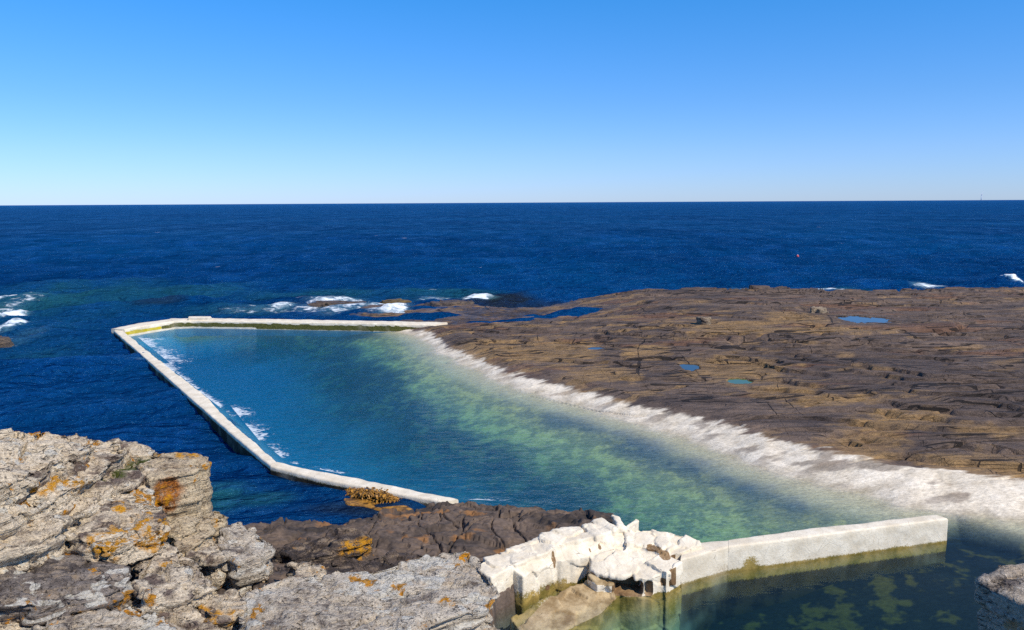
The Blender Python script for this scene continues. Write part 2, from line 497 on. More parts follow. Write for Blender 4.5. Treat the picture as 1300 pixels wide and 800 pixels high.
def mat_pool_water():
    t = NT('pool_water')
    b1 = t.noise(t.coord((0.6, 1.15, 1), (0, 0, R(3))), 2.6, 4, 0.55)
    b2 = t.noise(t.coord((0.6, 1.0, 1), (0, 0, R(-6))), 8.5, 3, 0.55)
    h = t.math('ADD', t.math('MULTIPLY', b1, 0.6), t.math('MULTIPLY', b2, 0.17))
    sp = t.n('ShaderNodeSeparateXYZ'); t.l(t.coord(), sp.inputs[0])
    lee = t.math('SUBTRACT', sp.outputs['Y'], t.math('MULTIPLY', sp.outputs['X'], 0.28))   # sheltered behind the near wall
    gust = t.noise(t.coord((0.5, 1, 1)), 0.22, 3)
    st = t.math('MULTIPLY', t.ramp(lee, 12.6, 14.2, True, 0.10, 1.0), t.ramp(gust, 0.3, 0.7, True, 0.65, 1.0))
    nrm = t.bump(h, st, 0.22)
    fr = t.n('ShaderNodeFresnel'); fr.inputs['IOR'].default_value = 1.33; t.l(nrm, fr.inputs['Normal'])
    gl = t.n('ShaderNodeBsdfGlossy'); gl.inputs['Roughness'].default_value = 0.03; t.l(nrm, gl.inputs['Normal'])
    gl.inputs['Color'].default_value = (0.55, 0.78, 1.0, 1)
    tr = t.n('ShaderNodeBsdfTransparent')
    # surface only reflects and transmits; scattered blue is painted on the floor
    ms = t.n('ShaderNodeMixShader')
    t.l(t.ramp(fr.outputs[0], 0.02, 0.6, False, 0.02, 0.24), ms.inputs[0]); t.l(tr.outputs[0], ms.inputs[1]); t.l(gl.outputs[0], ms.inputs[2])
    va = t.n('ShaderNodeVolumeAbsorption')
    va.inputs['Color'].default_value = (0.12, 0.80, 0.90, 1); va.inputs['Density'].default_value = 0.50
    return t.done(ms.outputs[0], va.outputs[0])


def mat_puddle():
    t = NT('rock_pool_water')
    n = t.noise(t.coord(), 3, 3)
    nrm = t.bump(n, 0.03, 0.03)
    c = t.mix(t.attr('green'), (0.035, 0.04, 0.045), (0.07, 0.13, 0.04))
    return t.done(t.bsdf(c, 0.04, nrm, 0.3))


def mat_foam():
    t = NT('foam_lace')
    f1 = t.noise(t.coord((0.8, 1.2, 1)), 4.5, 6, 0.62, 1.4)
    m = t.ramp(t.math('ADD', t.attr('foam'), t.math('MULTIPLY', t.math('SUBTRACT', f1, 0.5), 3.2)), 0.5, 0.95)
    m = t.math('MULTIPLY', m, t.ramp(t.attr('foam'), 0.03, 0.3))
    tr = t.n('ShaderNodeBsdfTransparent')
    ms = t.n('ShaderNodeMixShader')
    t.l(t.math('MULTIPLY', m, 0.7), ms.inputs[0]); t.l(tr.outputs[0], ms.inputs[1])
    t.l(t.bsdf((0.8, 0.84, 0.86), 0.8), ms.inputs[2])
    return t.done(ms.outputs[0])


def mat_plain(name, col, rough=0.7, var=0.25, scale=20):
    t = NT(name)
    n = t.noise(t.coord(), scale, 4)
    c = t.mix(t.ramp(n, 0.3, 0.7), tuple(v * (1 - var) for v in col), tuple(min(1, v * (1 + var)) for v in col))
    return t.done(t.bsdf(c, rough, t.bump(n, 0.3, 0.02)))


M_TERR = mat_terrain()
M_WASH = mat_whitewash('lime_wash')
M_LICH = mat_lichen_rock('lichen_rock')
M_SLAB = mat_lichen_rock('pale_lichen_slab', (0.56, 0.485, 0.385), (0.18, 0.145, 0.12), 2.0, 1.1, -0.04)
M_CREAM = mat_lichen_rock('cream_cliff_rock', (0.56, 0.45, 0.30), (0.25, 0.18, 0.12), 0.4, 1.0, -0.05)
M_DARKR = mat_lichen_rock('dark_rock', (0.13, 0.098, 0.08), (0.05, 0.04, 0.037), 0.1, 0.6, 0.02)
M_WET = mat_wet_rock('wet_reef_rock')
M_SEA = mat_sea()
M_POOL = mat_pool_water()
M_PUD = mat_puddle()
M_FOAM = mat_foam()

# ------------------------------------------------------------------ layout read from the photograph
WATERLINE = [at(u, v)[:2] for u, v in [(490, 416.5), (520, 424), (540, 432), (556, 444), (600, 470), (650, 490), (700, 505), (760, 522), (850, 549),
                                       (950, 587), (1050, 619), (1150, 643), (1300, 664), (1420, 684)]]
LAND = WATERLINE + [np.array(p) for p in [(20, 13.5), (70, 12), (80, 75), (-10, 75), (-10.5, 50), (-9.5, 45.8), (-3.9, 44.6)]]
FAR_EDGE = np.array([at(u, v, z)[:2] for u, v, z in [(480, 388, .2), (530, 381, .2), (580, 384, .3), (640, 389, .3), (690, 375, .8), (760, 367, 1.1), (877, 362, 1.3), (930, 371, .9), (985, 368, 1.),
                     (1025, 373, .9), (1055, 378, .8), (1100, 373, .9), (1150, 369, 1.), (1200, 366, 1.1), (1300, 361, 1.2)]])
WALL_L = [(143.5, 418.8), (199.6, 467.8), (245, 508), (292, 549), (343.7, 591.7), (405, 607.5), (545, 634), (566, 638)]
WALL_R = [(155.8, 417.2), (211, 461), (261, 498), (305, 541), (355, 584.7), (440, 602), (560, 627.5), (586, 632)]
POOL = ([0.5 * (at(*a, .35) + at(*b, .35))[:2] for a, b in zip(WALL_L, WALL_R)][::-1]
        + [at(u, v, .4)[:2] for u, v in [(150, 416.5), (220, 405.7), (245, 404.5), (350, 406.5), (450, 408), (563, 410.3)]]
        + [np.array(p) for p in [(-1.0, 43.0), (1.5, 37), (6, 31), (11, 25), (16, 20.5), (22, 17), (22, 3), (-2.5, 3), (-1.6, 9), (-1.2, 13), (-1.4, 15.5)]])
LEDGE = [at(u, v, .45)[:2] for u, v in [(300, 652), (380, 650), (430, 656), (470, 650), (525, 636), (560, 630), (600, 631), (650, 637), (700, 648), (760, 657), (792, 662)]] \
    + [at(u, v, .5)[:2] for u, v in [(792, 672), (765, 681), (735, 687), (700, 700), (664, 720), (636, 742), (612, 800)]] + [np.array(p) for p in [(-0.6, 9.0), (-1, 4), (-12, 4), (-12, 14.5)]]
TAN = [(930, 462, 60, 16), (990, 484, 45, 5), (1140, 520, 35, 9), (1110, 530, 25, 12), (1185, 518, 18, 7), (1270, 537, 45, 6), (1240, 572, 60, 14), (1090, 545, 40, 14),
       (690, 435, 70, 12), (620, 430, 50, 10), (760, 462, 45, 8), (1010, 410, 40, 8), (930, 420, 60, 7), (1050, 500, 60, 6), (820, 440, 30, 6), (1040, 425, 60, 5)]
PUDDLES = [(1066, 401.5, 1130, 411, 0.0), (862, 461, 890, 470, 0.1), (918, 479, 955, 487.5, 1.0), (1066, 569, 1092, 578, 0.0), (745, 440.5, 770, 445, 0.0)]


# ------------------------------------------------------------------ terrain sheet: pool floor, white shore, rock shelf, dark ledge
def far_y(x):
    return np.interp(x, FAR_EDGE[:, 0], FAR_EDGE[:, 1])


def terrain_height(x, y, full=False):
    s = signed(x, y, LAND)
    wob = fbm(x * 0.45, y * 0.45, o=4)
    jag = fbm(x * 1.7 + 30, y * 2.2, o=4)
    sj = s + 0.55 * wob + 0.30 * jag
    sg = s + 0.45 * wob + 0.07 * jag
    land = np.where(sg < 1.4, 0.33 * sg, 0.462 + 0.055 * np.minimum(sg - 1.4, 12))
    floor = -0.13 * np.minimum(-sg, 2.4) - 0.35 * sstep(1.6, 5.0, -sg) - 0.85 * sstep(3.5, 9, -sg)
    wd = seg_dist(x, y, POOL[:15]); floor = np.maximum(floor, -1.6 + 1.35 * sstep(2.6, 0.3, wd))
    h0 = np.where(sg > 0, land, floor)
    h0 = h0 + 0.30 * sstep(3, 9, sj) * fbm(x * 0.16 + 70, y * 0.30, o=4)
    # bedding: thin beds dipping gently, broken into steps
    kx, ky = 0.004, 0.052
    warp = 0.16 * fbm(x * 0.10, y * 0.26, o=4) + 0.05 * fbm(x * 0.5, y * 1.3 + 9, o=3)
    q = 0.11
    t = h0 + ky * y + kx * x + warp * 1.4
    b = np.floor(t / q)
    fr = t / q - b
    stepz = q * (b + sstep(0.55, 0.98, fr)) - ky * y - kx * x - warp * 0.8
    amt = sstep(0.9, 2.6, sj)
    z = h0 * (1 - amt) + (stepz + 0.02) * amt
    # opened bedding joints: narrow dark slots along some step feet
    m1 = sstep(-0.04, 0.10, fbm(x * 0.13 + 5, y * 0.45 + b * 3.1, o=3))
    slot = sstep(0.62, 0.78, fr) * (1 - sstep(0.80, 0.97, fr)) * m1
    z = z - slot * amt * 0.17
    # long joints
    c1 = perlin(x * 0.16 + 2.2, y * 0.95 + 0.35 * perlin(x * 0.3, y * 0.4))
    cm = sstep(0.0, 0.25, fbm(x * 0.09 + 40, y * 0.22, o=2))
    crack = (1 - sstep(0.012, 0.09, np.abs(c1))) * cm
    z = z - crack * 0.28 * sstep(0.4, 1.6, sj)
    c2 = perlin(x * 0.55 + y * 0.5 + 7, y * 0.16 - x * 0.10)
    crack2 = (1 - sstep(0.008, 0.028, np.abs(c2))) * sstep(0.05, 0.2, fbm(x * 0.2 + 80, y * 0.2, o=2))
    z = z - crack2 * 0.12 * sstep(-1.5, 0.5, sj)
    rib = fbm(x * 0.9, y * 3.6, o=5, gain=0.6)
    z = z + (0.032 * rib + 0.012 * fbm(x * 5, y * 6, o=3)) * np.clip(0.35 + amt, 0, 1)
    # low, wave-washed corner where the sea runs in between the rocks
    low = sstep(9.5, 2.0, x - 0.9 * (46 - np.minimum(y, 46))) * sstep(41.5, 45.5, y) * (sj > -1)
    zlow = 0.13 + 0.42 * fbm(x * 0.32, y * 0.75, o=4) + 0.12 * rib
    z = z * (1 - low) + np.minimum(z, zlow) * low
    # seaward edge
    fe = far_y(x) + 0.9 * fbm(x * 0.5, y * 0.1, o=3) - y
    z = np.where(s > -1.0, np.minimum(z, -1.5 + 2.9 * sstep(-1.1, 0.25, fe)), z)
    blk = hash1(np.floor((x + 0.5 * jag) / 2.3) + 13.0 * np.floor((fe + 0.4 * wob) / 1.1))
    z = np.where((s > -1) & (fe > 0.1), z + (0.34 * (blk - 0.45)) * sstep(5.0, 1.2, fe) * sstep(3.0, 6.0, x), z)
    z = np.where(fe < -1.0, -3.5, z)
    # far end slightly raised brow
    # dark ledge by the near side and the ground under the cliff
    dl = signed(x, y, LEDGE) + 0.22 * fbm(x * 0.8, y * 0.8 + 50, o=4) + 0.07 * fbm(x * 4, y * 4, o=3)
    gc = at(750, 668, .7); hl = 0.36 + 0.30 * np.exp(-((x - gc[0]) / 1.1) ** 2 - ((y - gc[1]) / 1.2) ** 2) + 0.30 * sstep(0.0, 1.5, dl) + 0.24 * fbm(x * 0.45 + 9, y * 0.6, o=4)
    tl = hl + 0.11 * x * 0.6 - 0.07 * y
    ql = 0.11
    bl = np.floor(tl / ql); fl = tl / ql - bl
    hl = ql * (bl + sstep(0.72, 0.98, fl)) - 0.11 * x * 0.6 + 0.07 * y
    cl = perlin(x * 0.9 + 0.4 * y, y * 0.55 - 0.5 * x + 3)
    cl2 = perlin(x * 0.5 - 0.9 * y + 11, y * 0.4 + 0.6 * x)
    hl = hl - 0.12 * (1 - sstep(0.006, 0.03, np.abs(cl))) - 0.10 * (1 - sstep(0.006, 0.025, np.abs(cl2)))
    hl = hl + 0.07 * fbm(x * 2.2, y * 2.6, o=5, gain=0.6)
    near = dl > -0.4
    if near.any():
        P3 = np.stack([x[near] * 0.7, y[near] * 1.1, 0.3 * x[near]], 1)
        fa, fe = facets(P3, 1.7, 21); fb_, _ = facets(P3, 5.0, 23)
        add = np.zeros_like(hl); add[near] = 0.10 * fa + 0.055 * fb_ - 0.03 * sstep(0.04, 0.0, fe)
        hl = hl + add
    under = sstep(12.2, 9.5, y + 0.35 * x) * 0.9
    hl = hl + under
    edge = sstep(-0.10, 0.14, dl)
    zl = -1.8 + (hl + 1.8) * edge
    z = np.where(dl > -0.3, np.maximum(z, zl), z)
    outside = (s < 0) & (dl < -0.3) & (signed(x, y, POOL) < -0.6)
    z = np.where(outside, -3.5, z)
    if full:
        return z, dict(s=s, sj=sj, b=b, fr=fr, t=t, dl=dl, bl=bl, rib=rib, wob=wob, jag=jag, low=low)
    return z


def project(V):
    q = V - np.array([0, 0, CAM_H])
    cp, sp_ = math.cos(PITCH), math.sin(PITCH)
    dep = q[:, 1] * cp - q[:, 2] * sp_
    a, b = q[:, 0] / dep, (q[:, 1] * sp_ + q[:, 2] * cp) / dep
    c, s_ = math.cos(ROLL), math.sin(ROLL)
    return 650 + FPX * (c * a + s_ * b), 400 - FPX * (-s_ * a + c * b), dep


def pick(V, u, v):
    """the surface point of a rock that the photograph shows at u, v"""
    q = V - np.array([0, 0, CAM_H])
    cp, sp_ = math.cos(PITCH), math.sin(PITCH)
    dep = q[:, 1] * cp - q[:, 2] * sp_
    yy = q[:, 1] * sp_ + q[:, 2] * cp
    a, b = q[:, 0] / dep, yy / dep
    c, s_ = math.cos(ROLL), math.sin(ROLL)
    pu = 650 + FPX * (c * a + s_ * b); pv = 400 - FPX * (-s_ * a + c * b)
    r = np.hypot(pu - u, pv - v)
    ok = r < max(5.0, r.min() + 1.0)
    i = np.where(ok)[0]
    return V[i[np.argmin(dep[i])]]


def ellipse(x, y, u, v, ru, rv, z=0.0):
    c = at(u, v, z); rx = abs(at(u + ru, v, z)[0] - c[0]); ry = abs(at(u, v - rv, z)[1] - at(u, v + rv, z)[1]) / 2
    return np.hypot((x - c[0]) / rx, (y - c[1]) / ry)


def build_terrain():
    ys = [3.5]
    while ys[-1] < 64:
        y = ys[-1]
        ys.append(y + (0.12 if y < 11 else float(np.clip(y * y / 15000.0, 0.025, 0.16))))
    ys = np.array(ys)
    ks = np.linspace(-0.66, 0.86, 1120)
    Y, K = np.meshgrid(ys, ks, indexing='ij')
    X = Y * K
    x, y = X.ravel(), Y.ravel()
    z, d = terrain_height(x, y, True)
    s, sj, b, dl, rib = d['s'], d['sj'], d['b'], d['dl'], d['rib']
    # pools in the shelf: carve hollows
    lev = []
    for (u0, v0, u1, v1, g) in PUDDLES:
        uc, vc = (u0 + u1) / 2, (v0 + v1) / 2
        zz = 1.0
        for _ in range(4):
            p = at(uc, vc, zz)
            zz = float(terrain_height(np.array([p[0]]), np.array([p[1]]))[0])
        e = ellipse(x, y, uc, vc, (u1 - u0) / 2, (v1 - v0) / 2, zz) + 0.75 * d['jag'] + 0.5 * rib
        L = float(np.median(z[e < 1])) if (e < 1).any() else zz
        z = z + (L + 0.015 - z) * sstep(2.6, 1.35, e)
        z = np.where(e < 1.1, z - 0.15 * sstep(1.05, 0.75, e), z)
        lev.append((uc, vc, (u1 - u0) / 2, (v1 - v0) / 2, L - 0.03, g))
    # ---- colours of the rock itself
    hb = hash1(b)
    n1 = fbm(x * 0.30, y * 0.9, o=5, gain=0.6)
    n2 = fbm(x * 1.3 + 4, y * 4.5, o=4, gain=0.6)
    dark = np.array([0.068, 0.051, 0.045]); mid = np.array([0.185, 0.130, 0.096]); tan = np.array([0.30, 0.185, 0.080]); red = np.array([0.18, 0.085, 0.045])
    f = np.clip(0.45 + 0.9 * n1 + 0.5 * n2 + 0.35 * (hb - 0.5), 0, 1)[:, None]
    c = dark * (1 - f) + mid * f
    rm = (sstep(0.12, 0.3, fbm(x * 0.2 + 60, y * 0.7, o=4)) * 0.5)[:, None]
    c = c * (1 - rm) + red * rm
    tm = np.zeros_like(x)
    for (u, v, ru, rv) in TAN:
        e = ellipse(x, y, u, v, ru, rv, 0.9)
        tm = np.maximum(tm, sstep(1.35, 0.75, e + 0.9 * d['jag'] + 0.5 * n1))
    left = sstep(14, 2, x) * sstep(20, 30, y)
    gen = sstep(0.16, 0.26, fbm(x * 0.42 + 14, y * 1.25, o=4) + 0.25 * n2 + 0.10 * left + 0.15 * (hb - 0.6))
    tm = np.maximum(tm * np.clip(0.70 + 0.8 * n2, 0, 1), gen * (0.42 + 0.25 * left))[:, None]
    c = c * (1 - tm) + tan * tm
    # pale, lime-crusted shore band
    width = np.interp(y, [16, 18, 21, 26, 32, 40], [1.85, 1.7, 1.25, 0.85, 0.65, 0.55])
    wl = sstep(0.16, -0.12, sj - width - 0.55 * d['jag'] - 0.5 * n2)
    wl = wl * (1 - 0.6 * sstep(0.08, 0.24, fbm(x * 0.8 + 33, y * 2.0, o=4)) * sstep(-0.2, 0.6, sj))
    wl = wl * (s > -30) * sstep(44.6, 43.6, y)
    pale = np.array([0.76, 0.67, 0.53]); pale2 = np.array([0.42, 0.345, 0.24])
    pf = np.clip(0.72 + 0.6 * n2 + 0.7 * d['jag'] + 0.25 * fbm(x * 6, y * 7, o=3), 0, 1)[:, None]
    pc = pale2 * (1 - pf) + pale * pf
    bright = sstep(-0.1, 0.5, sj)[:, None]
    pc = pc * (0.82 + 0.25 * bright)
    # below the water: pale sand and stone, green weed, then bottom painted blue for light scattered in the water
    uw = -sj
    weed = np.clip(sstep(0.35, 1.5, uw + 1.3 * d['wob'] + 0.6 * d['jag']) , 0, 1)[:, None]
    g1 = fbm(x * 0.55 + 3, y * 0.55, o=5, gain=0.6)
    gp = sstep(-0.22, 0.24, g1 + 0.06)[:, None]
    green = np.array([0.40, 0.36, 0.17]); dk = np.array([0.045, 0.085, 0.115])
    wc = dk * (1 - gp) + green * gp
    sandy = np.array([0.42, 0.375, 0.23])
    wcol = (sandy * (1 - weed) + wc * weed)
    bl_ = [at(u, v)[:2] for u, v in [(470, 428), (520, 445), (600, 500), (700, 545), (800, 585), (880, 628), (960, 655), (1040, 668)]]
    bd = seg_dist(x, y, bl_)
    band = sstep(2.0, 0.3, bd + 1.3 * d['wob'] + 0.5 * d['jag'])[:, None]
    mott = sstep(-0.12, 0.18, fbm(x * 2.2 + 8, y * 1.9, o=5, gain=0.7))[:, None]
    gp = np.clip(0.22 * gp * mott + band * (0.50 + 0.40 * mott), 0, 1)
    wc = dk * (1 - gp) + green * gp
    wcol = sandy * (1 - weed) + wc * weed
    deep = (sstep(4.5, 8.5, uw + 1.6 * d['wob'])[:, None]) * (1 - 0.8 * band)
    wcol = wcol * (1 - deep) + np.array([0.095, 0.235, 0.345]) * deep
    under = sstep(0.2, -0.35, sj)[:, None]
    shore = pc * (1 - under * 0.75) + wcol * (under * 0.75)
    under2 = sstep(-0.5, -1.6, sj)[:, None]
    shore = shore * (1 - under2) + wcol * under2
    wl = wl[:, None]
    c = c * (1 - wl) + shore * wl
    # kelp bed outside the near wall
    kel = signed(x, y, [at(u, v)[:2] for u, v in [(835, 706), (1212, 652), (1330, 682), (1400, 900), (500, 900), (760, 800)]])
    kf = sstep(-0.2, 0.5, kel)[:, None]
    kp = sstep(0.08, 0.28, fbm(x * 2.0 + 7, y * 2.4, o=4, gain=0.6) + 0.10 * fbm(x * 0.5, y * 0.6, o=2)
               + 0.22 * sstep(1.6, 0.4, np.abs(y - (13.2 + 0.28 * (x - 5.0)))) - 0.1)[:, None]
    kc = np.array([0.018, 0.017, 0.013]) * (1 - kp) + np.array([0.085, 0.058, 0.014]) * kp
    c = c * (1 - kf) + kc * kf
    z = np.where(kel > 0, np.minimum(z, -0.42 + 0.10 * fbm(x * 1.2, y * 1.2, o=3)) * sstep(0, 0.6, kel) + z * (1 - sstep(0, 0.6, kel)), z)
    # dark ledge
    fl = np.clip(0.42 + 1.3 * fbm(x * 0.9, y * 1.5 + 70, o=5, gain=0.6) + 0.9 * fbm(x * 4.0, y * 6.5, o=4, gain=0.7) + 0.5 * (hash1(d['bl']) - 0.5), 0, 1)[:, None]
    lc = np.array([0.042, 0.034, 0.031]) * (1 - fl) + np.array([0.135, 0.098, 0.075]) * fl
    ol = (sstep(0.20, 0.34, fbm(x * 1.1 + 21, y * 1.7, o=4, gain=0.6)) * 0.75)[:, None]
    lc = lc * (1 - ol) + np.array([0.26, 0.125, 0.045]) * ol
    lm = ((dl > -0.25) & (z > -1.7))[:, None]
    c = np.where(lm, lc, c)
    wet = np.clip(np.maximum(sstep(0.3, 0.05, z) * sstep(0.0, 0.3, sj) * (1 - wl[:, 0]), d['low'] * 0.9), 0, 1)
    dw = (d['low'] * sstep(0.35, 0.0, z))[:, None]
    c = c * (1 - 0.45 * dw * (1 - wl))
    F = grid_faces(len(ys), len(ks))
    keep = (z[F] > -3.0).any(axis=1)
    F = F[keep]
    used = np.zeros(len(x), bool); used[F.ravel()] = True
    idx = np.cumsum(used) - 1
    F = idx[F]
    V = np.stack([x, y, z], 1)[used]
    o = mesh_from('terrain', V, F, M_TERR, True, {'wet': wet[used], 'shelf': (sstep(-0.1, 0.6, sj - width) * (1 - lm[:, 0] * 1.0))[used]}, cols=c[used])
    tag(o, kind='structure')
    return lev


PUD = build_terrain()
for (u, v, ru, rv, L, g) in PUD:
    n = 40
    a = np.linspace(0, 2 * math.pi, n, endpoint=False)
    c0 = at(u, v, L); rx = at(u + ru, v, L)[0] - c0[0]; ry = abs(at(u, v - rv, L)[1] - at(u, v + rv, L)[1]) / 2
    ring = np.stack([c0[0] + 1.35 * rx * np.cos(a), c0[1] + 1.35 * ry * np.sin(a), np.full(n, L)], 1)
    V = np.concatenate([ring, ring - np.array([0, 0, 0.3])])
    F = [list(range(n)), list(range(2 * n - 1, n - 1, -1))] + [[i, n + i, n + (i + 1) % n, (i + 1) % n] for i in range(n)]
    o = mesh_from('rock_pool_water', V, F, M_PUD, False, {'green': np.full(2 * n, g)})
    tag(o, kind='structure')


# ------------------------------------------------------------------ sea
def build_sea():
    ys = [4.0]
    while ys[-1] < 30000:
        y = ys[-1]
        dy = y * y / 8200.0
        ys.append(y + float(np.clip(dy, 0.07, 10 if y < 1500 else 1e4)))
    ys = np.array(ys)
    ks = np.linspace(-1.05, 1.05, 900)
    Y, K = np.meshgrid(ys, ks, indexing='ij')
    dY = np.gradient(ys)[:, None] + 0 * K
    sp = np.maximum(dY, Y * (ks[1] - ks[0])).ravel()
    x, y = (Y * K).ravel(), Y.ravel()
    z = np.zeros_like(x)
    rr = np.random.default_rng(3)
    for i in range(46):
        lam = 0.6 * (13 / 0.6) ** (i / 45.0)
        th = R(-90 + 12) + rr.normal(0, 0.42)
        k = 2 * math.pi / lam
        a = 0.0145 * lam ** 0.72
        fade = sstep(1.5, 4.0, lam / sp)
        ph = k * (x * math.cos(th) + y * math.sin(th)) + rr.uniform(0, 6.28)
        z += a * fade * (np.sin(ph) + 0.22 * np.sin(2 * ph + 0.8))
    z *= sstep(8, 48, y) * 0.72 + 0.28
    z += 0.07
    foam = np.zeros_like(x); green = np.zeros_like(x); reef = np.zeros_like(x)
    for (u, v, ru, rv, st) in [(5, 381, 22, 6, .75), (6, 404, 26, 9, 1.0), (16, 420, 20, 7, .85), (0, 392, 30, 30, .45), (360, 389, 26, 4, .8), (430, 384, 55, 4, .7), (490, 392, 40, 9, .8), (430, 391, 80, 8, .62), (330, 394, 70, 4, .5), (470, 385, 90, 4, .6), (500, 398, 26, 6, .9),
                               (608, 382, 34, 6, 1.0), (560, 379, 40, 4, .6), (1055, 373, 34, 4, .85), (1180, 362, 26, 4, .8), (1280, 359, 10, 4, 1.1), (895, 367, 16, 4, .6), (30, 430, 30, 12, .35), (210, 405, 22, 5, .35),
                               (170, 455, 30, 4, .3), (182, 462, 12, 4, .45), (950, 371, 40, 3, .45)]:
        foam = np.maximum(foam, st * sstep(1.25, 0.35, ellipse(x, y, u, v, ru, rv)))
    wn = fbm(x * 0.2, y * 0.12, o=4)
    for (u, v, ru, rv, st) in [(60, 380, 120, 28, .85), (200, 372, 160, 14, .65), (420, 375, 160, 10, .65), (40, 450, 70, 22, .4), (260, 640, 70, 26, .9), (330, 640, 50, 14, .7), (560, 372, 120, 5, .7), (0, 460, 14, 8, .7), (1060, 372, 60, 5, .9), (300, 395, 90, 10, .5), (60, 420, 120, 60, .25)]:
        green = np.maximum(green, st * sstep(1.2, 0.2, ellipse(x, y, u, v, ru, rv) + 0.8 * wn))
    for (u, v, ru, rv, st) in [(420, 618, 50, 7, .9), (200, 388, 40, 4, .5), (470, 655, 90, 12, .6), (640, 384, 60, 12, .9), (700, 392, 70, 10, .9)]:
        reef = np.maximum(reef, st * sstep(1.2, 0.4, ellipse(x, y, u, v, ru, rv) + 0.8 * wn))
    z += 0.28 * foam * sstep(0.55, 1.0, foam) * (0.6 + fbm(x * 0.8, y * 0.8, o=3))
    F = grid_faces(len(ys), len(ks))
    cx, cy = x[F].mean(1), y[F].mean(1)
    near = cy < 60
    drop = np.zeros(len(F), bool)
    drop[near] = inside(cx[near], cy[near], POOL)
    F = F[~drop]
    V = np.stack([x, y, z], 1)
    o = mesh_from('sea', V, F, M_SEA, True, {'foam': foam, 'green': green, 'reef': reef})
    tag(o, kind='structure')


build_sea()

# pool water: one closed body of clear water standing between the walls and the shore
n = len(POOL)
top = np.array([[p[0], p[1], 0.0] for p in POOL]); bot = top - np.array([0, 0, 4.0])
area = 0.5 * sum(POOL[i][0] * POOL[(i + 1) % n][1] - POOL[(i + 1) % n][0] * POOL[i][1] for i in range(n))
if area < 0:
    top, bot = top[::-1], bot[::-1]
o = mesh_from('pool_water', np.concatenate([top, bot]),
              [list(range(n)), list(range(2 * n - 1, n - 1, -1))] + [[i, n + i, n + (i + 1) % n, (i + 1) % n] for i in range(n)], M_POOL, False)
tag(o, kind='structure')


def foam_patch(u0, v0, u1, v1, lean, seed):
    """thin lace of foam drifting on the pool along the wall"""
    A, B = at(u0, v0, 0.012), at(u1, v1, 0.012)
    nr, nc = 60, 40
    tt, ww = np.meshgrid(np.linspace(0, 1, nr), np.linspace(0, 1, nc), indexing='ij')
    P = A + (B - A) * tt[..., None]
    P = P + np.array([1, 0.25, 0]) * (ww * lean * (0.55 + 0.9 * np.abs(fbm(tt * 7 + seed, tt * 0 + .3, o=3))))[..., None]
    P[..., 2] = 0.012 + 0.012 * fbm(P[..., 0] * 3, P[..., 1] * 3, o=3)
    f = sstep(0, 0.15, tt) * sstep(1, 0.85, tt) * (1.0 - ww) * sstep(-0.2, 0.5, fbm(P[..., 0] * 0.8 + seed, P[..., 1] * 0.8, o=3) + 0.35)
    o = mesh_from('foam', P.reshape(-1, 3), grid_faces(nr, nc), M_FOAM, True, {'foam': f.ravel()})
    tag(o, kind='stuff')


foam_patch(170, 424, 222, 466, 1.9, 1)
foam_patch(205, 460, 222, 474, 1.0, 3)
foam_patch(290, 512, 338, 570, 1.0, 5)
foam_patch(335, 562, 368, 590, 0.8, 9)
foam_patch(160, 421, 260, 411.5, 2.0, 13)
foam_patch(215, 466, 300, 534, 0.55, 31)
foam_patch(352, 584, 440, 603, 0.45, 37)
foam_patch(590, 634, 640, 636, 1.2, 21)


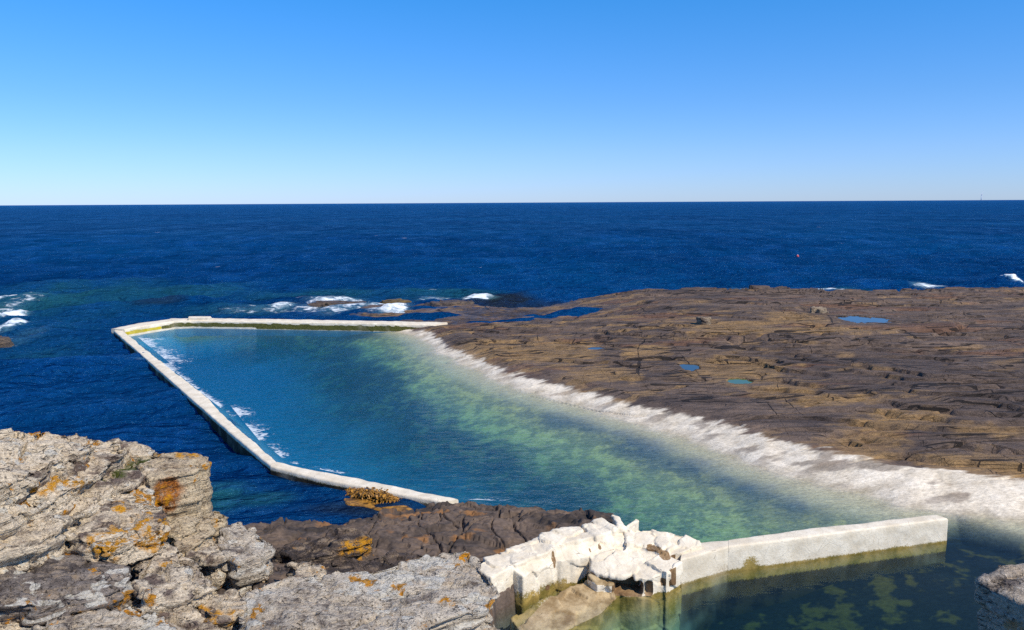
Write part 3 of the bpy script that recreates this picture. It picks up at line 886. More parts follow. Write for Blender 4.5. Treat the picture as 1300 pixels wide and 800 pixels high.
# ------------------------------------------------------------------ pool walls
def wall_mesh(name, L, Rr, ztop, zbot, parent, marks, seed=0, step=0.10, bev=0.05, rough=0.02, cap_ends=True):
    """wall swept between two top edges (world xyz); marks(p, side, vpos) -> attributes"""
    L = np.array(L, float); Rr = np.array(Rr, float)
    mid = 0.5 * (L + Rr); d = np.r_[0, np.cumsum(np.linalg.norm(np.diff(mid, axis=0), axis=1))]
    ns = max(8, int(d[-1] / step))
    ts = np.linspace(0, d[-1], ns)
    Li = np.stack([np.interp(ts, d, L[:, k]) for k in range(3)], 1)
    Ri = np.stack([np.interp(ts, d, Rr[:, k]) for k in range(3)], 1)
    W = (Ri - Li); wl = np.linalg.norm(W, axis=1)[:, None]; W = W / wl
    prof = []                                                   # (side 0=L..1=R fraction, inset, drop)
    H = ztop - zbot
    downs = [1.0, 0.6, 0.38, 0.30, 0.25, 0.2, 0.16, 0.12, 0.09, 0.06]
    rows = []
    for dn in downs: rows.append(('L', 0.0, dn * H))
    rows.append(('L', 0.0, bev)); rows.append(('L', 0.3 * bev, 0.3 * bev)); rows.append(('L', bev, 0.0))
    for f in (0.25, 0.5, 0.75): rows.append(('T', f, 0.0))
    rows.append(('R', bev, 0.0)); rows.append(('R', 0.3 * bev, 0.3 * bev)); rows.append(('R', 0.0, bev))
    for dn in downs[::-1]: rows.append(('R', 0.0, dn * H))
    V, side = [], []
    for (sd, a, dn) in rows:
        if sd == 'L': p = Li + W * a; q = 0.0
        elif sd == 'R': p = Ri - W * a; q = 1.0
        else: p = Li + (Ri - Li) * a; q = 0.5
        p = p.copy(); p[:, 2] -= dn
        V.append(p); side.append(np.full(ns, q))
    V = np.stack(V, 1); side = np.stack(side, 1)
    Wf = np.repeat(W[:, None, :], V.shape[1], 1)
    nz = fbm(V[..., 0] * 1.6 + seed, V[..., 1] * 1.6, V[..., 2] * 1.6, o=5, gain=0.6)
    nz2 = fbm(V[..., 0] * 0.5 + seed + 7, V[..., 1] * 0.5, V[..., 2] * 0.5, o=2)
    off = (side - 0.5) * 2
    V = V + Wf * (off * (rough * 1.6 * nz + rough * 1.5 * nz2))[..., None]
    V[..., 2] += (rough * 1.1 * nz + rough * 0.8 * nz2) * (V[..., 2] > zbot + 0.5 * H)
    m = V.shape[1]
    P = V.reshape(-1, 3)
    F = [tuple(f) for f in grid_faces(ns, m)]
    Vl = P
    if cap_ends:
        k0 = len(P)
        P = np.concatenate([P, P[:m], P[(ns - 1) * m:]]); Vl = P
        F.append(tuple(k0 + i for i in range(m))[::-1]); F.append(tuple(k0 + m + i for i in range(m)))
        sd_ = side.ravel(); sd_ = np.concatenate([sd_, sd_[:m], sd_[(ns - 1) * m:]])
    else:
        sd_ = side.ravel()
    bm = [tuple(f) for f in F]
    att = marks(P, sd_)
    o = mesh_from(name, Vl, bm, M_WASH, True, att, parent)
    b = bmesh.new(); b.from_mesh(o.data); bmesh.ops.recalc_face_normals(b, faces=b.faces); b.to_mesh(o.data); b.free()
    for p in o.data.polygons:
        if len(p.vertices) > 4: p.use_smooth = False
    o.matrix_parent_inverse = parent.matrix_world.inverted() if parent else Matrix()
    return o


def marks_sea(P, side):
    z = P[:, 2]; n = len(P)
    outer = (side < 0.4)
    return {'black': np.where(outer, sstep(0.27, 0.13, z) * 1.0, 0.0), 'sub': (side > 0.4) * 1.0, 'alg_refl': np.where(outer, sstep(.34, .1, z), sstep(0.22, 0.05, z) * 0.6),  # outer face coloured dark for weed and shade together
            'yellow': np.zeros(n), 'green': np.zeros(n), 'bare': np.zeros(n), 'tanr': np.zeros(n)}


def base_marks(n):
    return {k: np.zeros(n) for k in ('black', 'alg_refl', 'yellow', 'green', 'bare', 'tanr', 'sub')}


def finish_parent(root):
    bpy.context.view_layer.update()
    for c in root.children:
        c.matrix_parent_inverse = root.matrix_world.inverted()


w1 = empty('pool_wall', tuple(at(350, 590, 0.0)))
tag(w1, 'long low white wall on the seaward side of the pool, bent near its shore end', 'wall', 'walls of the tidal pool')
Lw = [at(*p, .32) for p in WALL_L]; Rw = [at(*p, .32) for p in WALL_R]
Rw = [a + 0.78 * (b - a) for a, b in zip(Lw, Rw)]
wall_mesh('wall_section', Lw[:5], Rw[:5], 0.32, -1.9, w1, marks_sea, 1, rough=0.035)
wall_mesh('wall_section', Lw[4:], Rw[4:], 0.318, -1.9, w1, marks_sea, 2, rough=0.03)
finish_parent(w1)

w2 = empty('pool_wall', tuple(at(330, 416, 0.0)))
tag(w2, 'far white wall across the pool with green and yellow weed on its inner face', 'wall', 'walls of the tidal pool')


def marks_far(P, side):
    z = P[:, 2]; x = P[:, 0]; a = base_marks(len(P))
    inner = (side > 0.6)
    sh = x < -19.6
    edge = 0.30 + 0.08 * fbm(x * 2, z * 2, o=3)
    a['yellow'] = np.where(inner & sh, sstep(edge, edge - 0.08, z) * sstep(0.03, 0.12, z), 0)
    a['green'] = np.where(inner & ~sh, sstep(edge + 0.03, edge - 0.06, z), 0) * 1.0
    a['green'] *= np.where((z < 0.10) & (x < -14.5), 0.25, 1.0)
    a['alg_refl'] = np.where(~inner & (side < 0.4), sstep(0.3, 0.1, z), 0)
    a['sub'] = np.ones(len(P)); a['green'] *= sstep(-0.06, 0.02, z)
    return a


Lf = [at(u, v, .42) for u, v in [(141, 417), (180, 409.5), (218, 404.6)]]
Rf = [at(u, v, .42) for u, v in [(158, 418.2), (190, 412.7), (221, 408)]]
wall_mesh('wall_section', Lf, Rf, 0.42, -1.9, w2, marks_far, 4, rough=0.03)
Lf = [at(u, v, .418) for u, v in [(216, 404.3), (245, 403.3), (350, 405.2), (450, 406.8), (568, 409.3)]]
Rf = [at(u, v, .418) for u, v in [(220, 408), (245, 407.2), (350, 408.6), (450, 410.2), (550, 412.6)]]
wall_mesh('wall_section', Lf, Rf, 0.418, -1.9, w2, marks_far, 5, rough=0.03)
Ls = [at(u, v, .56) for u, v in [(240, 401.6), (267, 401.4)]]
Rs = [at(u, v, .56) for u, v in [(239, 403.7), (269, 403.7)]]
wall_mesh('capping_slab', Ls, Rs, 0.56, 0.36, w2, lambda P, s: base_marks(len(P)), 6, bev=0.02, rough=0.015)
finish_parent(w2)

w3 = empty('pool_wall', tuple(at(1030, 710, 0.0)))
tag(w3, 'thick white wall in the near pool with a square free end', 'wall', 'walls of the tidal pool')


def marks_near(P, side):
    z = P[:, 2]; x = P[:, 0]; a = base_marks(len(P))
    e = 0.035 + 0.04 * fbm(x * 2.5, P[:, 1] * 2.5, o=3)
    a['alg_refl'] = sstep(e + 0.08, e - 0.06, z) * 0.95  # weed stain at the waterline; below it, painted reflection of the wall
    blob = np.exp(-((x - 4.55) / 0.22) ** 2) * (side > 0.6) * sstep(0.5, 0.1, z)
    a['alg_refl'] = np.maximum(a['alg_refl'], 0.75 * blob)
    a['black'] = 0.95 * sstep(-0.04, -0.34, z)  # darkens the sunken face so the painted reflection fades out
    a['tanr'] = np.where(side > 0.55, 0.36 * sstep(0.55, 0.1, z) + 0.25 * fbm(x * 1.3, P[:, 1] * 1.3, z * 0.4, o=3), 0.12)  # tan stain low down; also shades the front against the sunlit top
    return a


# far edge first (L), near edge (R); top level at about 0.6
ZT = 0.51
Fr = [at(u, v, ZT) for u, v in [(866, 704), (925, 694), (1000, 685), (1100, 671.5), (1204, 658.5)]]
Bk = [at(u, v, ZT) for u, v in [(868, 684.5), (925, 685), (1000, 674), (1100, 663), (1186, 653)]]
Fa = [Fr[0], Fr[1]]; Ba = [at(845, 700, ZT), Bk[1]]
wall_mesh('wall_section', [at(868, 690, ZT - .005), at(928, 685.2, ZT - .005)], [at(864, 710.6, ZT - .005), at(928, 693.4, ZT - .005)], ZT - .005, -1.6, w3, marks_near, 8, rough=0.018, bev=0.035)
wall_mesh('wall_section', Bk[1:], Fr[1:], ZT, -1.6, w3, marks_near, 8, rough=0.018, bev=0.035)
finish_parent(w3)


# ------------------------------------------------------------------ rock blocks
def jagged(poly, amp, seed, levels=3):
    r = np.random.default_rng(seed)
    P = [np.array(p, float) for p in poly]
    for lv in range(levels):
        Q = []
        for i in range(len(P)):
            a, b = P[i], P[(i + 1) % len(P)]
            m = 0.5 * (a + b); dv = b - a
            n_ = np.array([-dv[1], dv[0], 0]); ln = np.linalg.norm(dv[:2]) + 1e-9
            if ln > 0.12:
                m = m + n_ / ln * r.normal(0, amp * ln)
                Q += [a, m]
            else:
                Q += [a]
        P = Q
    return P


def remesh(parts, voxel):
    """parts: list of (V, F) closed shells -> one voxel-remeshed surface"""
    me = bpy.data.meshes.new('tmp')
    VV, FF, k = [], [], 0
    for V, F in parts:
        VV += [tuple(map(float, v)) for v in V]; FF += [tuple(i + k for i in f) for f in F]; k += len(V)
    me.from_pydata(VV, [], FF); me.update()
    b = bmesh.new(); b.from_mesh(me)
    bmesh.ops.triangulate(b, faces=b.faces); bmesh.ops.recalc_face_normals(b, faces=b.faces)
    b.to_mesh(me); b.free()
    o = bpy.data.objects.new('tmp', me); COL.objects.link(o)
    m = o.modifiers.new('r', 'REMESH'); m.mode = 'VOXEL'; m.voxel_size = voxel; m.adaptivity = 0
    dg = bpy.context.evaluated_depsgraph_get()
    ev = o.evaluated_get(dg); m2 = ev.to_mesh()
    nv = len(m2.vertices); V = np.empty(nv * 3, np.float32); m2.vertices.foreach_get('co', V); V = V.reshape(-1, 3).astype(float)
    N = np.empty(nv * 3, np.float32); m2.vertices.foreach_get('normal', N); N = N.reshape(-1, 3).astype(float)
    F = [tuple(p.vertices) for p in m2.polygons]
    ev.to_mesh_clear()
    bpy.data.objects.remove(o); bpy.data.meshes.remove(me)
    return V, N, F


def prism(poly, thick, flare=0.0, amp=0.06, seed=0, levels=3):
    P = jagged(poly, amp, seed, levels)
    c = np.mean(P, axis=0)
    top_ = [p for p in P]
    bt = []
    for p in P:
        d = (p - c); d[2] = 0
        q = p + d * flare; q = q.copy(); q[2] = p[2] - thick
        bt.append(q)
    n = len(P)
    V = top_ + bt
    F = [tuple(range(n)), tuple(range(2 * n - 1, n - 1, -1))] + [(i, n + i, n + (i + 1) % n, (i + 1) % n) for i in range(n)]
    return V, F


BED_N = np.array([-0.10, 0.14, 1.0]); BED_N /= np.linalg.norm(BED_N)


def rough_rock(V, N, seed, amp=1.0, bed=1.0):
    b = V @ BED_N
    so = seed * 3.17
    strat = perlin(V[:, 0] * 0.7 + so, V[:, 1] * 0.7, b * 9.0) + 0.6 * perlin(V[:, 0] * 1.1 + so, V[:, 1] * 1.1 + 5, b * 21.0)
    hor = N - BED_N * (N @ BED_N)[:, None]
    V = V + hor * (0.09 * bed * strat)[:, None]
    f1 = fbm(V[:, 0] * 1.1 + so, V[:, 1] * 1.1, V[:, 2] * 1.6, o=3)
    f2 = fbm(V[:, 0] * 4.5 + so, V[:, 1] * 4.5, V[:, 2] * 9, o=4, gain=0.6)
    V = V + N * (amp * (0.05 * f1 + 0.013 * f2))[:, None]
    fa, fe = facets(V, 1.9, seed, 2.2)
    V = V + N * (amp * 0.085 * fa - amp * 0.035 * sstep(0.10, 0.0, fe))[:, None]
    fa, fe = facets(V, 7.5, seed + 9, 2.2)
    V = V + N * (amp * 0.008 * fa)[:, None]
    # flaked sheets on the bedding surfaces
    fl = fbm(V[:, 0] * 1.0 + so + 9, V[:, 1] * 1.6, o=4, gain=0.55) * 6.0
    st = np.floor(fl) + sstep(0.85, 1.0, fl - np.floor(fl))
    up = np.clip(N @ BED_N, 0, 1)
    V = V + BED_N * (0.042 * bed * st * up)[:, None]
    # open joints across the surface
    j = perlin(V[:, 0] * 0.75 + so, V[:, 1] * 0.75 + 4, V[:, 2] * 0.3)
    j2 = perlin(V[:, 0] * 0.5 - V[:, 1] * 1.3 + so, V[:, 1] * 0.5 + 14)
    slot = (1 - sstep(0.006, 0.03, np.abs(j))) * sstep(0.0, 0.2, perlin(V[:, 0] * 0.8 + 3, V[:, 1] * 0.8 + so)) + (1 - sstep(0.006, 0.028, np.abs(j2))) * 0.7
    V = V - N * (0.12 * np.clip(slot, 0, 1) * amp)[:, None]
    return V


def rock(name, label, cat, poly, thick, mat, seed, group=None, voxel=0.03, flare=-0.05, amp=1.0, bed=1.0, jag=0.07, marks=None, extra=None, kind=None):
    P = [at(u, v, z) for (u, v, z) in poly]
    parts = [prism(P, thick, flare, jag, seed)]
    for (pl, th) in (extra or []):
        parts.append(prism([at(u, v, z) for (u, v, z) in pl], th, flare, jag, seed + 50))
    V, N, F = remesh(parts, voxel)
    att = {k: np.zeros(len(V)) for k in ('rust', 'gold', 'moss')}
    for (k, u, v, z, r) in (marks or []):
        c = pick(V, u, v)
        dd = np.linalg.norm(V - c, axis=1) / r + 0.5 * fbm(V[:, 0] * 3, V[:, 1] * 3, V[:, 2] * 3, o=3)
        att[k] = np.maximum(att[k], sstep(1.15, 0.7, dd))
    V = rough_rock(V, N, seed, amp, bed)
    loc = np.array([V[:, 0].mean(), V[:, 1].mean(), V[:, 2].min()])
    o = mesh_from(name, V - loc, F, mat, True, att)
    o.location = loc
    if kind: tag(o, kind=kind)
    else: tag(o, label, cat, group)
    return o


G_B = 'beds of the near cliff'
rock('rock_bed', 'topmost grey rock bed at the back of the near cliff, flat against the sea', 'rock',
     [(-160, 548, 3.95), (-60, 545, 3.85), (0, 543, 3.75), (60, 545, 3.62), (95, 549, 3.52), (117, 556, 3.46), (104, 570, 3.42), (62, 592, 3.45), (0, 618, 3.55), (-90, 645, 3.7), (-200, 650, 3.9)],
     0.42, M_LICH, 1, G_B)
rock('rock_bed', 'grey rock bed under the topmost one, split by long dark bedding cracks', 'rock',
     [(-150, 560, 3.45), (60, 553, 3.28), (112, 554, 3.24), (150, 559, 3.18), (163, 566, 3.12), (132, 590, 3.12), (84, 622, 3.17), (45, 642, 3.2), (0, 660, 3.27), (-90, 690, 3.35), (-200, 690, 3.5)],
     0.45, M_LICH, 2, G_B, marks=[('gold', 72, 613, 3.15, .28), ('gold', 100, 605, 3.13, .2)])
rock('rock_bed', 'third rock bed with green moss in its joint and a tip over the water', 'rock',
     [(-120, 600, 3.15), (60, 575, 3.0), (150, 561, 2.95), (190, 567, 2.93), (226, 574, 2.92), (212, 588, 2.88), (150, 628, 2.9), (96, 652, 2.95), (50, 682, 3.0), (-60, 715, 3.08), (-180, 720, 3.15)],
     0.55, M_LICH, 3, G_B, marks=[('moss', 185, 580, 2.9, .42), ('moss', 165, 590, 2.9, .25), ('moss', 135, 603, 2.9, .3), ('gold', 205, 572, 2.92, .25)])
rock('cliff_block', 'cream corner block of the cliff with a rusty patch on its upright face', 'rock',
     [(176, 584, 2.97), (205, 575, 2.95), (232, 572, 2.93), (263, 577, 2.9), (264, 590, 2.88), (250, 600, 2.86), (222, 604, 2.88), (188, 607, 2.92)],
     1.25, M_CREAM, 4, G_B, flare=0.02, bed=0.5, amp=0.5, jag=0.04, marks=[('rust', 218, 625, 2.55, .24), ('rust', 214, 640, 2.45, .18), ('gold', 205, 636, 2.4, .2), ('gold', 240, 572, 2.9, .2)])
rock('rock_bed', 'overhanging rock ledge crusted with orange lichen along its front edge', 'rock',
     [(70, 668, 2.84), (100, 648, 2.82), (150, 622, 2.80), (188, 606, 2.78), (200, 640, 2.72), (214, 662, 2.68), (206, 678, 2.68), (160, 690, 2.70), (132, 697, 2.72), (110, 690, 2.76)],
     0.30, M_LICH, 5, G_B, marks=[('gold', 190, 657, 2.65, .35), ('gold', 160, 672, 2.68, .3), ('gold', 140, 680, 2.7, .28), ('gold', 155, 640, 2.8, .14), ('gold', 200, 675, 2.6, .25)])
rock('rock_bed', 'dark grey ledge spotted with white lichen in the lower left corner', 'rock',
     [(-150, 700, 2.85), (0, 692, 2.72), (60, 684, 2.68), (112, 694, 2.62), (140, 706, 2.58), (168, 736, 2.5), (150, 752, 2.52), (90, 760, 2.58), (0, 766, 2.66), (-150, 780, 2.8)],
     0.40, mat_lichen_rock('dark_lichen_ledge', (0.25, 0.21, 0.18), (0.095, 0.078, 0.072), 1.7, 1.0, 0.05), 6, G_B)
rock('rock_block', 'broken block with an orange lichen stripe in the middle of the cliff foot', 'rock',
     [(170, 704, 2.42), (196, 690, 2.42), (228, 694, 2.38), (250, 708, 2.34), (268, 734, 2.28), (270, 748, 2.27), (240, 762, 2.3), (195, 766, 2.36), (168, 748, 2.4)],
     0.6, M_LICH, 7, G_B, marks=[('gold', 222, 710, 2.38, .17)])
rock('boulder', 'rounded pale boulder at the right end of the cliff foot over dark ledge', 'boulder',
     [(280, 672, 2.05), (300, 664, 2.03), (325, 667, 2.0), (340, 684, 1.98), (346, 698, 1.98), (330, 712, 2.0), (300, 718, 2.03), (276, 704, 2.06)],
     0.55, M_SLAB, 8, 'loose blocks of the cliff', flare=-0.08, bed=0.7)
rock('rock_block', 'small pale wedge of rock below the rusty face of the corner block', 'rock',
     [(214, 656, 2.35), (236, 650, 2.33), (250, 657, 2.3), (246, 668, 2.3), (222, 672, 2.33)], 0.35, M_CREAM, 9, 'loose blocks of the cliff', voxel=0.025)
rock('rock_block', 'long tilted cream block lying between the corner block and the boulder', 'rock',
     [(218, 680, 2.3), (250, 661, 2.28), (266, 660, 2.25), (270, 672, 2.2), (252, 690, 2.2), (222, 696, 2.26)], 0.4, M_CREAM, 10, 'loose blocks of the cliff', voxel=0.028, bed=0.6)
rock('rock_block', 'small square block at the seaward corner of the cliff foot beside the water', 'rock',
     [(258, 648, 2.05), (272, 644, 2.04), (284, 648, 2.02), (282, 656, 2.02), (262, 660, 2.05)], 0.5, M_CREAM, 11, 'loose blocks of the cliff', voxel=0.025, flare=0, marks=[('gold', 272, 660, 1.8, .12)])
rock('rock_block', 'grey cracked block between the tilted cream block and the boulder', 'rock',
     [(236, 700, 2.12), (262, 684, 2.1), (278, 676, 2.08), (284, 700, 2.04), (276, 716, 2.05), (258, 712, 2.1)], 0.5, M_LICH, 12, 'loose blocks of the cliff', voxel=0.03)
rock('rock_block', 'squarish block edged with bright yellow lichen near the bottom of the cliff', 'rock',
     [(250, 756, 2.2), (268, 748, 2.18), (290, 742, 2.14), (306, 762, 2.08), (312, 780, 2.06), (290, 788, 2.1), (264, 784, 2.16)], 0.5, M_LICH, 13, G_B,
     marks=[('gold', 256, 768, 2.18, .16), ('gold', 275, 786, 2.05, .16), ('gold', 300, 784, 2.0, .13)])
rock('rock_bed', 'sloping grey slab at the very bottom left under the dark spotted ledge', 'rock',
     [(40, 790, 2.5), (110, 772, 2.44), (176, 764, 2.36), (205, 775, 2.3), (235, 800, 2.22), (250, 840, 2.2), (60, 880, 2.5)], 0.5, M_SLAB, 14, G_B)
rock('rock_bed', 'small dark shelf of rock in the bottom left corner of the cliff', 'rock',
     [(-150, 786, 2.5), (-20, 776, 2.42), (30, 784, 2.38), (60, 800, 2.34), (60, 860, 2.36), (-150, 880, 2.5)], 0.5, M_LICH, 15, G_B)
rock('rock_bed', 'narrow grey rib of rock with white spots running below the striped block', 'rock',
     [(196, 768, 2.22), (240, 764, 2.18), (262, 784, 2.1), (290, 800, 2.05), (330, 860, 2.0), (230, 870, 2.15), (215, 800, 2.2)], 0.5, M_LICH, 16, G_B)
rock('rock_slab', 'big pale lichen-speckled slab at the bottom middle with an overhanging right end', 'rock',
     [(300, 772, 2.12), (330, 742, 2.1), (370, 728, 2.08), (420, 728, 2.07), (460, 722, 2.08), (520, 707, 2.1), (560, 699, 2.1), (590, 698, 2.08), (606, 708, 2.06), (622, 730, 2.05), (634, 752, 2.04), (622, 772, 2.06),
      (580, 780, 2.1), (545, 792, 2.13), (500, 830, 2.2), (420, 870, 2.3), (310, 870, 2.3), (300, 800, 2.18)],
     0.42, M_SLAB, 17, 'slabs at the cliff foot', flare=-0.06, jag=0.05, amp=0.55)
rock('rock_slab', 'lower grey slab showing beneath the overhanging end of the big pale slab', 'rock',
     [(470, 800, 1.85), (540, 790, 1.8), (590, 782, 1.75), (625, 790, 1.7), (650, 806, 1.66), (668, 850, 1.6), (500, 900, 1.8)], 0.7, M_SLAB, 18, 'slabs at the cliff foot', jag=0.06)
rock('rock_block', 'wedge of rock with an orange lichen face beside the big pale slab', 'rock',
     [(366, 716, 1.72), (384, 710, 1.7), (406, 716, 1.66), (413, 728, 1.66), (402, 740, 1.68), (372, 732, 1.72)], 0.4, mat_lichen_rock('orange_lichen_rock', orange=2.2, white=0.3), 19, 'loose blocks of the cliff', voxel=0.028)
rock('rock_slab', 'dark brown slab with an upright orange and white end on the wet ledge', 'rock',
     [(345, 700, 0.95), (385, 686, 0.98), (430, 676, 1.0), (458, 674, 1.02), (470, 677, 1.02), (471, 686, 1.0), (455, 694, 1.0), (420, 703, .98), (370, 712, .96)],
     0.55, M_DARKR, 20, 'slabs at the cliff foot', flare=0.02, jag=0.04, marks=[('gold', 466, 690, 0.9, .26), ('gold', 452, 697, .8, .26), ('gold', 461, 705, .7, .2)])
rock('rock_slab', 'flat brown slab of the wet ledge in front of the orange-ended slab', 'rock',
     [(330, 728, 0.85), (380, 716, .86), (440, 708, .86), (520, 700, .84), (560, 706, .82), (545, 722, .84), (470, 738, .88), (400, 748, .9), (340, 745, .88)],
     0.4, M_DARKR, 21, 'slabs at the cliff foot', jag=0.05)
rock('boulder', 'big boulder at the lower right edge, lit on top with a black shaded side', 'boulder',
     [(1242, 738, 2.9), (1262, 724, 2.92), (1300, 712, 2.96), (1380, 702, 3.0), (1440, 730, 3.0), (1430, 800, 2.95), (1360, 795, 2.92), (1300, 766, 2.9), (1262, 752, 2.88)],
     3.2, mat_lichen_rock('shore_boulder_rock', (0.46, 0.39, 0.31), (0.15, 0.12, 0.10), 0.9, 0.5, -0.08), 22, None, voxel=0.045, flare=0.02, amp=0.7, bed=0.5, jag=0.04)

# stones on the far shelf and reef rocks in the surf
def far_rock(name, label, u, v, w, hh, dpt, mat, seed, group, zc=None):
    z0 = 0.8 if zc is None else zc
    kindreef = name == 'reef_rock'
    for _ in range(4):
        p = at(u, v, z0)
        if zc is None: z0 = float(terrain_height(np.array([p[0]]), np.array([p[1]]))[0])
    r = np.random.default_rng(seed)
    a = np.sort(r.uniform(0, 2 * math.pi, 7))
    P = [np.array([p[0] + w / 2 * math.cos(t) * r.uniform(.8, 1.1), p[1] + dpt / 2 * math.sin(t) * r.uniform(.8, 1.1), z0 + hh + r.uniform(-.12, .05) * hh]) for t in a]
    V, N, F = remesh([prism(P, hh + 0.5, 0.55 if kindreef else 0.12, 0.10, seed, 2)], max(0.04, w / 70))
    fa, fe = facets(V, 3.0 if not kindreef else 1.1, seed, 2.5)
    V = V + N * ((0.5 if kindreef else 0.28) * hh * fa + 0.15 * hh * fbm(V[:, 0] * 1.4 + seed, V[:, 1] * 1.4, V[:, 2] * 3, o=4))[:, None]
    loc = np.array([V[:, 0].mean(), V[:, 1].mean(), V[:, 2].min()])
    o = mesh_from(name, V - loc, F, mat, True, {k: np.zeros(len(V)) for k in ('rust', 'gold', 'moss')})
    o.location = loc
    tag(o, label, 'rock', group)


M_STONE = mat_lichen_rock('shelf_stone', (0.34, 0.27, 0.19), (0.14, 0.1, 0.075), 0.3, 0.4)
far_rock('stone', 'squarish pale stone standing in the middle of the brown shelf', 893, 411, 0.75, 0.32, 0.6, M_STONE, 61, 'stones on the shelf')
far_rock('stone', 'blocky stone at the seaward brow of the shelf, upright against the sea', 872, 366.5, 0.9, 0.40, 0.7, M_STONE, 62, 'stones on the shelf')
far_rock('stone', 'low flat stone on the shelf above the sky-blue rock pool', 1040, 398, 1.1, 0.3, 0.8, M_STONE, 63, 'stones on the shelf')
far_rock('reef_rock', 'long dark reef rock in the surf behind the far wall', 432, 387, 4.2, 0.20, 1.8, M_WET, 64, 'reef rocks in the surf', 0.07)
far_rock('reef_rock', 'small brown weedy reef rock in the surf nearest the shelf', 505, 385, 2.3, 0.22, 1.3, mat_wet_rock('weedy_rock', (0.06, 0.045, 0.02), (0.17, 0.11, 0.03)), 65, 'reef rocks in the surf', 0.06)
far_rock('reef_rock', 'dark blocky reef rock beside the white breaker at the shelf corner', 572, 389, 3.4, 0.34, 2.0, M_WET, 66, 'reef rocks in the surf', 0.05)
far_rock('reef_rock', 'low dark rock awash at the left edge below the breaking wave', -4, 436, 1.2, 0.25, 1.5, M_WET, 67, 'reef rocks in the surf', 0.08)


